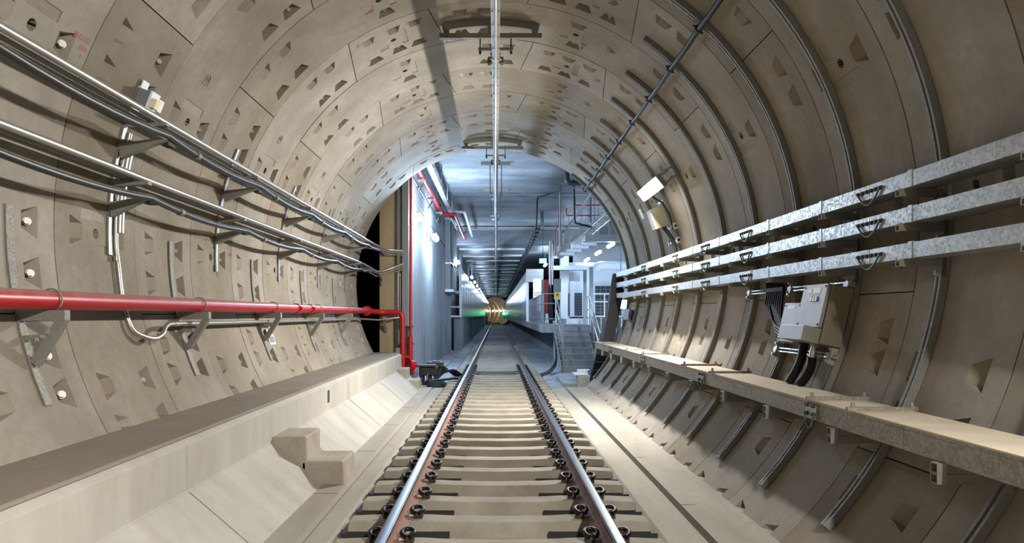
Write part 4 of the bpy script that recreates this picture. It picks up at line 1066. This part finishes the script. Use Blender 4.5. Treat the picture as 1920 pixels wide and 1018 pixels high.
mb = MB(); mb.box(-2.0, 4.5, 34.7, 35.0, 5.55, 5.68); mb.build('ledge', M['galv'], t)
mb = MB(); mb.bar((-2.05, 34.8, 5.0), (-1.2, 34.8, 5.6), 0.1, 0.1); mb.build('brace', M['galv_dull'], t)
# conductor rail hangers in the hall and along the platform
for i, (y, x) in enumerate([(20.3, 0), (24.6, 0)] + [(41.0 + 8 * k, 0) for k in range(9)]):
    top = CZ1 if y < YB else CZ2
    t = thing('conductor_hanger', '%s conductor rail hanger from the tunnel mouth under the station ceiling' % nth(i + 1), 'hanger', (OX, y, top), 'conductor rail hangers in the station')
    mb = MB(); mb.box(OX - 0.42, OX + 0.42, y - 0.05, y + 0.05, top - 0.09, top - 0.001); mb.build('ceiling_channel', M['galv_dull'], t)
    mb = MB()
    for s in (-0.16, 0.16): mb.tube([(OX + s, y, top - 0.05), (OX + s, y, OZ + 0.18)], 0.012, 6)
    mb.build('hanger_rod', M['grey_dark'], t)
    mb = MB(); mb.box(OX - 0.19, OX + 0.19, y - 0.025, y + 0.025, OZ + 0.18, OZ + 0.22); mb.tube([(OX, y, OZ + 0.18), (OX, y, OZ + 0.1)], 0.05, 10); mb.build('cross_bar', M['grey_paint'], t)
    mb = MB()
    for s in (-1, 1): mb.box(OX + s * 0.04, OX + s * 0.13, y - 0.04, y + 0.04, OZ + 0.05, OZ + 0.1)
    mb.build('swivel_clamp', M['galv'], t)

# equipment area: condensers, column, cabinets, signs
def condenser(x0, x1, y, z0, z1, label, dep, split):
    t = thing('condenser_unit', label, 'air conditioner', ((x0 + x1) / 2, y, z0), 'white condenser units on the platform end')
    mb = MB(); mb.box(x0, x1, y, y + dep, z0 + 0.06, z1); mb.build('casing', M['white_paint'], t, bevel=0.015)
    h = z1 - z0; gx0, gx1 = split; ga, gb = z0 + 0.12, z0 + h * 0.68
    mb = MB(); mb.box(gx0, gx1, y - 0.01, y + 0.01, ga, gb); mb.build('coil', M['grille'], t)
    mb = MB(); nx, nz = 5, 9
    for i in range(nx + 1): xx = gx0 + (gx1 - gx0) * i / nx; mb.box(xx - 0.008, xx + 0.008, y - 0.024, y - 0.008, ga, gb)
    for i in range(nz + 1): zz = ga + (gb - ga) * i / nz; mb.box(gx0, gx1, y - 0.024, y - 0.008, zz - 0.008, zz + 0.008)
    mb.build('guard_grid', M['grey_paint'], t)
    mb = MB(); mb.box(x0 - 0.012, x0 + 0.002, y + 0.05, y + dep - 0.05, ga, gb); mb.build('side_coil', M['grey_dark'], t)
    mb = MB(); mb.box(x0 + 0.05, x1 - 0.05, y + 0.05, y + dep - 0.05, z0, z0 + 0.06); mb.build('base_rail', M['grey_dark'], t)
m = MB(); m.box(2.6, 5.6, 26.6, 31.5, PZ0, 1.27)
struct(m.build('trim_plinth', M['plaster'], None))
condenser(3.08, 4.12, 30.0, 1.28, 2.83, 'white condenser unit with a narrow dark grille, farther of the two', 0.8, (3.28, 3.58))
condenser(3.65, 4.72, 27.0, 1.28, 3.08, 'white condenser unit with a wide dark grille behind a rail, nearer of the two', 0.8, (3.72, 4.70))
t = thing('guard_rail', 'pale rounded pipe rail in front of the nearer condenser', 'rail', (4.0, 26, PZ0))
mb = MB(); mb.tube(bendpts([(3.45, 25.9, PZ0), (3.45, 25.9, 2.18), (4.32, 25.9, 2.18), (4.32, 25.9, PZ0)], 0.1), 0.022, 8); mb.tube([(3.45, 25.9, 1.9), (4.32, 25.9, 1.9)], 0.018, 8); mb.tube([(3.45, 25.9, 1.3), (4.32, 25.9, 1.3)], 0.018, 8); mb.tube([(3.9, 25.9, PZ0), (3.9, 25.9, 2.18)], 0.018, 8); mb.build('frame', M['white_paint'], t, smooth=50)
t = thing('duct_post', 'pair of tall grey cable ducts between the stairs and the condensers', 'duct', (3.2, 25.4, PZ0))
mb = MB(); mb.box(3.08, 3.18, 25.3, 25.42, PZ0, 2.98); mb.box(3.28, 3.40, 25.2, 25.35, PZ0, 3.1); mb.build('duct', M['grey_paint'], t)
mb = MB(); mb.box(2.96, 3.06, 25.3, 25.42, 2.55, 2.98); mb.box(3.18, 3.27, 25.2, 25.35, 2.5, 3.1); mb.build('switch_box', M['white_paint'], t, bevel=0.005)
m = MB(); m.box(3.14, 3.55, 35.0, 35.5, PZ0, 4.4)
struct(m.build('column', M['plaster'], None, bevel=0.03))
m = MB(); m.box(3.4, 7.6, 36.0, 36.2, PZ0, 4.05)
struct(m.build('wall_equipment', M['plaster'], None))
t = thing('corrugated_fence', 'pale corrugated sheet below the platform beside the stairs', 'fence', (3.6, 23.9, 0))
mb = MB()
for i in range(7): mb.box(3.15 + 0.17 * i, 3.29 + 0.17 * i, 23.8 + 0.03 * (i % 2), 23.86 + 0.03 * (i % 2), -0.3, 1.35)
mb.build('sheet', M['galv'], t)
t = thing('hose_cabinet', 'tall red fire hose cabinet on the platform', 'cabinet', (2.1, 29, PZ0))
mb = MB(); mb.box(1.96, 2.18, 28.9, 29.3, 1.5, 2.84); mb.build('body', M['red_clean'], t, bevel=0.01)
mb = MB(); mb.box(1.84, 1.95, 28.95, 29.3, 1.1, 2.84); mb.build('grey_side_post', M['grey_paint'], t)
mb = MB(); mb.box(1.98, 2.16, 28.89, 28.9, 1.1, 1.48); mb.build('base_plate', M['white_paint'], t)
t = thing('control_panel', 'grey switch panel with yellow board and hanging black leads on the platform', 'panel', (2.4, 28, PZ0))
mb = MB(); mb.box(2.24, 2.52, 27.9, 28.1, 2.32, 2.82); mb.build('grey_box', M['grey_paint'], t, bevel=0.01)
mb = MB(); mb.box(2.25, 2.47, 27.88, 27.95, 2.02, 2.31); mb.build('yellow_board', M['yellow'], t)
mb = MB(); mb.tube([(2.1, 28, PZ0), (2.1, 28, 4.3)], 0.05, 10); mb.tube([(2.2, 28, 2.6), (2.2, 28, 4.2)], 0.035, 10); mb.build('conduit_post', M['conduit'], t, smooth=50)
mb = MB()
for i in range(6): mb.tube([(2.08 + .02 * i, 27.95, 2.6 - .1 * i), (2.02 + .03 * i, 27.9, 2.1), (2.02 + .03 * i, 27.85, 1.6), (2.08 + .02 * i, 27.9, PZ0)], 0.025, 8)
mb.tube([(2.4, 27.86, 2.25), (2.3, 27.84, 2.1), (2.36, 27.84, 1.75), (2.28, 27.84, 1.5)], 0.02, 8); mb.build('black_leads', M['cable_dark'], t, smooth=60)
t = thing('notice_board', 'bright backlit white board with dark lines behind the platform railing', 'board', (1.9, 32.5, 2.3))
mb = MB(); mb.box(1.68, 2.07, 32.5, 32.56, 1.6, 3.05); mb.build('board', M['backlit'], t)
mb = MB()
for z in (2.30, 2.36, 2.42): mb.box(1.70, 2.05, 32.48, 32.5, z, z + 0.025)
mb.build('shelf_lines', M['grey_dark'], t)
t = thing('exit_sign', 'green lit exit sign hanging over the platform', 'sign', at(1018, 489, 30))
c = at(1018, 489, 30)
mb = MB(); mb.box(c.x - 0.15, c.x + 0.15, 30.0, 30.06, c.z - 0.1, c.z + 0.1); mb.build('panel', M['exit_green'], t)
mb = MB(); mb.box(c.x - 0.10, c.x - 0.02, 29.99, 30, c.z - 0.03, c.z + 0.03); mb.tube([(c.x - .06, 29.995, c.z + .05), (c.x - .06, 29.985, c.z + .05)], 0.016, 8); mb.box(c.x + 0.02, c.x + 0.10, 29.99, 30, c.z - 0.02, c.z + 0.0); mb.box(c.x + 0.08, c.x + 0.11, 29.99, 30, c.z - 0.045, c.z + 0.025); mb.build('pictogram', M['exit_white'], t)
mb = MB(); mb.tube([(c.x, 30.03, c.z + 0.1), (c.x, 30.03, CZ1)], 0.012, 6); mb.build('hanger', M['grey_dark'], t)
# overhead services on the right of the hall
t = thing('cross_tray', 'broad pale cable tray crossing overhead towards the tunnel wall', 'cable tray', at(1135, 446, 26))
a, b = at(1100, 447, 26), at(1175, 443, 26)
mb = MB(); mb.box(a.x, 5.6, 25.8, 26.3, a.z - 0.12, a.z + 0.12); mb.build('tray', M['galv'], t)
for k in range(4):
    mb = MB(); z = a.z - 0.16 - 0.09 * k; x = a.x - 0.15 - 0.22 * k; mb.box(x, x + 0.55, 26.4 + 0.4 * k, 26.85 + 0.4 * k, z - 0.03, z + 0.06); mb.build('stepped_cover', M['white_paint'], t)
mb = MB(); mb.box(at(1143, 400, 26).x, at(1147, 400, 26).x, 26.0, 26.06, a.z, CZ1); mb.build('hanger', M['galv'], t)
t = thing('cable_ladder', 'long pale cable ladder running under the hall ceiling on the right', 'cable ladder', (3.6, 23, 4.6))
for s in (-0.18, 0.18):
    mb = MB(); mb.box(3.6 + s - 0.015, 3.6 + s + 0.015, 19.5, 38, 4.58, 4.70); mb.build('side_rail', M['galv'], t)
mb = MB()
for i in range(46): mb.box(3.43, 3.77, 19.6 + 0.4 * i, 19.64 + 0.4 * i, 4.58, 4.61)
o = mb.build('rungs', M['galv'], t)
for y in (21, 25, 29, 33):
    mb = MB(); mb.tube([(3.78, y, 4.6), (3.78, y, CZ1)], 0.014, 6); mb.tube([(3.42, y, 4.6), (3.42, y, CZ1)], 0.014, 6); mb.build('hanger_rod', M['grey_paint'], t)
t = thing('platform_trunking', 'pale square trunking over the platform ending above the exit lamp', 'trunking', at(1062, 482, 31))
mb = MB(); mb.box(2.5, 2.95, 28.4, 32.2, 3.95, 4.25); mb.build('body', M['galv'], t)
mb = MB(); mb.tube([(2.7, 29, 4.25), (2.7, 29, CZ1)], 0.03, 8); mb.build('hanger', M['galv'], t)
t = thing('supply_duct', 'round ended white air duct above the condensers', 'duct', (5, 31, 3.5))
mb = MB(); mb.tube(bendpts([(4.35, 31.5, 2.9), (4.35, 31.5, 3.55), (7.4, 31.5, 3.55)], 0.4, 8), 0.22, 14); mb.build('duct', M['white_paint'], t, smooth=50)
t = thing('long_duct', 'pale flat service duct across the back of the equipment area', 'duct', (5, 34, 3.8))
mb = MB(); mb.box(2.6, 7.4, 34.0, 34.5, 3.55, 3.75); mb.build('duct', M['grey_paint'], t)
for i, (px0, py0, px1, d) in enumerate(((1078, 385, 1130, 24), (1062, 404, 1130, 27))):
    p, q = at(px0, py0, d), at(px1, py0 - 1, d)
    t = thing('sprinkler_pipe', ('upper red sprinkler pipe below the hall ceiling', 'lower red sprinkler pipe below the hall ceiling')[i], 'pipe', p, 'sprinkler pipes in the hall')
    mb = MB(); mb.tube(bendpts([(p.x, d, p.z + 0.28), tuple(p), (q.x + 0.8, d, q.z)], 0.06), 0.022, 8); mb.build('tube', M['red_clean'], t, smooth=50)
p = at(1042, 455, 28)
t = thing('sprinkler_dropper', 'thin red pipe dropping beside the exit sign', 'pipe', p); mb = MB(); mb.tube([(p.x, 28, p.z - 0.45), (p.x, 28, p.z + 0.5), (p.x + 0.12, 28, p.z + 0.65), (p.x + 0.12, 28, 5.7)], 0.022, 8); mb.build('tube', M['red_clean'], t, smooth=50)
t = thing('drain_pipe', 'dark elbowed pipe dropping from the hall ceiling', 'pipe', at(1065, 330, 20))
p = at(1063, 322, 20)
mb = MB(); mb.tube(bendpts([(p.x, 20, CZ1), (p.x, 20, at(0, 343, 20).z), (at(1110, 343, 20).x, 20, at(0, 343, 20).z)], 0.12), 0.07, 12); mb.build('tube', M['grey_dark'], t, smooth=50)
p = at(1075, 360, 21)
t = thing('conduit_drop', 'vertical black conduit from the hall ceiling to the cable ladder', 'conduit', p)
mb = MB(); mb.tube([(p.x, 21, CZ1), (p.x + 0.03, 21, at(0, 410, 21).z), (p.x + 0.05, 21, at(0, 418, 21).z), (at(1110, 424, 21).x, 21.2, at(0, 424, 21).z)], 0.035, 10); mb.build('tube', M['grey_dark'], t, smooth=50)
for i, (px, top, bot, d, w) in enumerate(((1050, 378, 470, 24, .035), (1106, 372, 418, 25, .06), (1017, 402, 425, 30, .07), (1092, 372, 455, 29, .012), (1098, 372, 455, 31, .012), (1114, 372, 440, 30, .012), (1085, 372, 455, 33, .012), (1122, 380, 440, 27, .012), (1067, 380, 470, 30, .012))):
    p = at(px, bot, d)
    t = thing('drop_rod', '%s slim vertical hanger from the tunnel mouth above the equipment area' % nth(i + 1), 'hanger rod', p, 'vertical hangers above the equipment area')
    mb = MB(); mb.tube([tuple(p), (p.x, d, CZ1)], w, 8); mb.build('rod', M['grey_paint'] if w > .02 else M['galv'], t, smooth=50)
mb = MB(); p, q = at(1110, 362, 19.5), at(1055, 440, 30); mb.bar(p, q, 0.06, 0.06); o = mb.build('diagonal_brace', M['galv_dull'], None); tag(o, 'grey diagonal steel brace under the hall ceiling', 'brace')
# black cable that leaves the tunnel crown and goes on over the platform edge
t = thing('feeder_cable', 'thin black cable crossing the hall ceiling and running on over the platform screens', 'cable', (2.1, 16.4, 4.4))
e = pol(43.6, R - 0.11, 16.4)
pts = bendpts([tuple(e), (2.15, 17.4, 4.55), (2.1, 18.6, 4.72), (1.45, 25.3, 5.55), (1.43, 25.4, 4.55), (1.45, 27, 4.5), (1.55, 38, 4.5)], 0.25)
mb = MB(); mb.tube(pts, 0.026, 8); mb.tube([(1.55, 38, 4.5), (1.5, 60, 4.4), (1.5, 138, 4.3)], 0.03, 8); mb.build('sheath', M['cable_dark'], t, smooth=60)
for i in range(30):
    mb = MB(); mb.box(1.40 + 0.1 * min(1, i / 20), 1.62, 26 + 1.2 * i, 26.06 + 1.2 * i, 4.47, 4.57); mb.build('cable_clip', M['grey_dark'], t)
# where the trunkings turn down at the tunnel mouth
t = thing('trunking_riser', 'dark sloping cable riser where the trunkings end at the tunnel mouth', 'cable riser', (2.8, 16.9, 0.8))
mb = MB(); mb.extr([(2.50, 16.72, 0.72), (2.72, 16.72, 0.72), (2.98, 16.72, 2.0), (2.98, 16.72, 2.38), (2.72, 16.72, 2.38)], (0, 0.12, 0)); mb.build('back_panel', M['grey_dark'], t)
for i in range(3):
    mb = MB(); mb.bar((2.44 + 0.03 * i, 16.70 - 0.05 * i, 0.72), (2.71 + 0.02 * i, 16.70 - 0.05 * i, 2.34 - 0.1 * i), 0.022, 0.05, up=(0, 1, 0)); mb.build('side_bar', M['grey_dark'], t)
t = thing('floor_ladder', 'black slotted cable ladder standing beside the stairs below the walkway end', 'cable ladder', (2.4, 17.6, 0))
for x0 in (0, 0.3):
    mb = MB(); mb.bar((2.30 + x0, 17.7, -0.28), (2.48 + x0, 17.7, 0.66), 0.03, 0.05, up=(0, 1, 0)); mb.build('side_rail', M['grey_paint'], t)
for i in range(5):
    mb = MB(); z = -0.15 + 0.2 * i; x = 2.33 + 0.19 * (z + 0.28); mb.box(x, x + 0.28, 17.68, 17.72, z, z + 0.02); mb.build('rung', M['grey_paint'], t)
mb = MB(); mb.extr([(2.33, 17.76, -0.28), (2.68, 17.76, -0.28), (2.86, 17.76, 0.64), (2.51, 17.76, 0.64)], (0, 0.04, 0)); mb.build('dark_back', M['grey_dark'], t)
# small board and box between the last channels
o = MB(); rbox(o, 94.5, 15.55, 16.0, -0.2, 0.24, 0.022, 0.04); o = o.build('timber_board', M['wood'], None); tag(o, 'brown timber board on the last ring of the right wall under the trunkings', 'board')
t = thing('grey_wall_box', 'small grey box on two clamps below the brown timber board', 'electrical box', pol(102, R, 15.8))
mb = MB(); rbox(mb, 102.5, 15.5, 16.05, -0.12, 0.12, 0.05, 0.16); mb.build('body', M['grey_paint'], t, bevel=0.006)
for y in (15.47, 16.06): mb = MB(); rbox(mb, 102.5, y, y + 0.03, -0.1, 0.1, 0.03, 0.1); mb.build('clamp', M['grey_dark'], t)
# trackside equipment on the floor at the mouth
t = thing('point_machine', 'black trackside machine with lid and cables on the left of the rails', 'machine', (-1.6, 17.6, -0.25))
mb = MB(); mb.box(-1.86, -1.42, 17.35, 17.75, -0.05, 0.17); mb.build('body', M['rubber'], t, bevel=0.03)
mb = MB(); mb.box(-1.92, -1.46, 17.3, 17.8, 0.16, 0.21); mb.build('lid', M['rubber'], t, bevel=0.012)
mb = MB(); mb.box(-1.72, -1.32, 17.85, 18.2, 0.0, 0.25); mb.box(-1.6, -1.4, 17.9, 18.1, 0.25, 0.28); mb.build('rear_housing', M['grey_dark'], t, bevel=0.02)
mb = MB()
for x in (-1.8, -1.62, -1.46): mb.box(x - 0.05, x + 0.05, 17.4, 17.7, -0.265, -0.04)
mb.build('foot', M['rubber'], t)
mb = MB(); mb.tube([(-1.65, 17.34, 0.02), (-1.65, 17.34, -0.2)], 0.025, 8); mb.build('locking_bar', M['steel'], t, smooth=50)
for k in range(5):
    mb = MB(); mb.tube(bendpts([(-1.42, 17.5 + 0.06 * k, -0.12 + 0.06 * k), (-1.3, 17.7, 0.0 + 0.04 * k), (-1.05, 18.1 + 0.1 * k, 0.05 - 0.05 * k), (-0.83, 18.3 + 0.15 * k, -0.14)], 0.15), 0.028, 8); mb.build('lead', M['cable_dark'], t, smooth=60)
t = thing('cable_coil', 'loops of black cable lying on the floor by the trackside machine', 'cable', (-1.5, 17.1, -0.25))
for k in range(4):
    mb = MB(); mb.tube([(-1.45 + (0.3 - 0.04 * k) * cos(q * pi / 10), 16.96 + (0.28 - 0.03 * k) * sin(q * pi / 10), -0.235 + 0.035 * k) for q in range(20 if k < 3 else 14)] + ([] if k < 3 else [(-1.0, 17.2, -0.1), (-0.84, 17.6, -0.15)]), 0.026, 8); mb.build('loop', M['cable_dark'], t, smooth=60)
t = thing('floor_pit_box', 'small galvanised box with open lid on the floor before the stairs', 'box', (2.1, 17.3, -0.3))
mb = MB(); mb.box(1.93, 2.22, 17.0, 17.4, -0.3, -0.02); mb.build('body', M['galv'], t, bevel=0.006)
mb = MB(); mb.box(1.86, 2.18, 16.98, 17.6, -0.01, 0.02); mb.box(2.0, 2.3, 17.5, 17.8, -0.05, 0.08); mb.build('lid', M['white_paint'], t, bevel=0.006)
for i in range(2):
    t = thing('floor_cable', ('black cable curving out of the platform underside to the track', 'second black cable below the first at the foot of the stairs')[i], 'cable', (1.8, 22, -0.2), 'black cables by the stairs')
    mb = MB(); mb.tube(bendpts([(2.0, 24.8, 0.75), (1.92, 23.2, 0.5), (1.85, 22.0, 0.0 - 0.1 * i), (1.55, 21.0 - 0.4 * i, -0.24), (1.0, 19.6 - 0.5 * i, -0.26)], 0.5), 0.03, 8); mb.build('sheath', M['cable_dark'], t, smooth=60)
for i, y in enumerate((19.3, 19.9)):
    t = thing('track_cross_cable', ('black bonding cable across the sleepers, nearer of two', 'black bonding cable across the sleepers, farther of two')[i], 'cable', (0, y, -0.15), 'bonding cables between the rails')
    mb = MB(); mb.tube([(-0.66, y + .25, -0.14), (-0.5, y, -0.16), (0.5, y, -0.16), (0.68, y + .25, -0.14)], 0.013, 8); mb.build('sheath', M['cable_dark'], t, smooth=60)

# ------------------------------------------------------------------ the far bored tunnel beyond the platform, curving to the left
fm = MB(); NB, NA = 24, 28
cx = lambda y: -((y - 141) ** 2) / 240.0
rings = [[(cx(141 + 4 * i) + XC + 3.0 * sin(2 * pi * k / NA), 141 + 4 * i, ZC + 3.0 * cos(2 * pi * k / NA)) for k in range(NA)] for i in range(NB)]
fm.add([v for r in rings for v in r], [(i * NA + k, i * NA + (k + 1) % NA, (i + 1) * NA + (k + 1) % NA, (i + 1) * NA + k) for i in range(NB - 1) for k in range(NA)])
struct(fm.build('wall_far_tunnel', M['far_lining'], None, smooth=50))
m = MB(); m.prism([(-2.2, SLAB), (2.2, SLAB), (2.2, -0.6), (-2.2, -0.6)], 140, 152)
struct(m.build('floor_far', M['invert'], None))
for i in range(9):
    y = 150 + 4.6 * i
    p = Vector((cx(y) + XC + 2.45, y, 2.4))
    t = thing('far_lamp', '%s tiny lamp from the platform on the wall of the distant curved tunnel' % nth(i + 1), 'lamp', p, 'lamps in the distant curved tunnel')
    mb = MB(); mb.tube([(p.x, y - 0.5, p.z), (p.x, y + 0.5, p.z)], 0.2, 10); mb.build('diffuser', M['lamp_far'], t, smooth=50)
    if i % 3 == 0: lamp('far_light', 'POINT', (p.x - 0.6, y, p.z), 34, (1.0, 0.94, 0.82), t, radius=0.2)
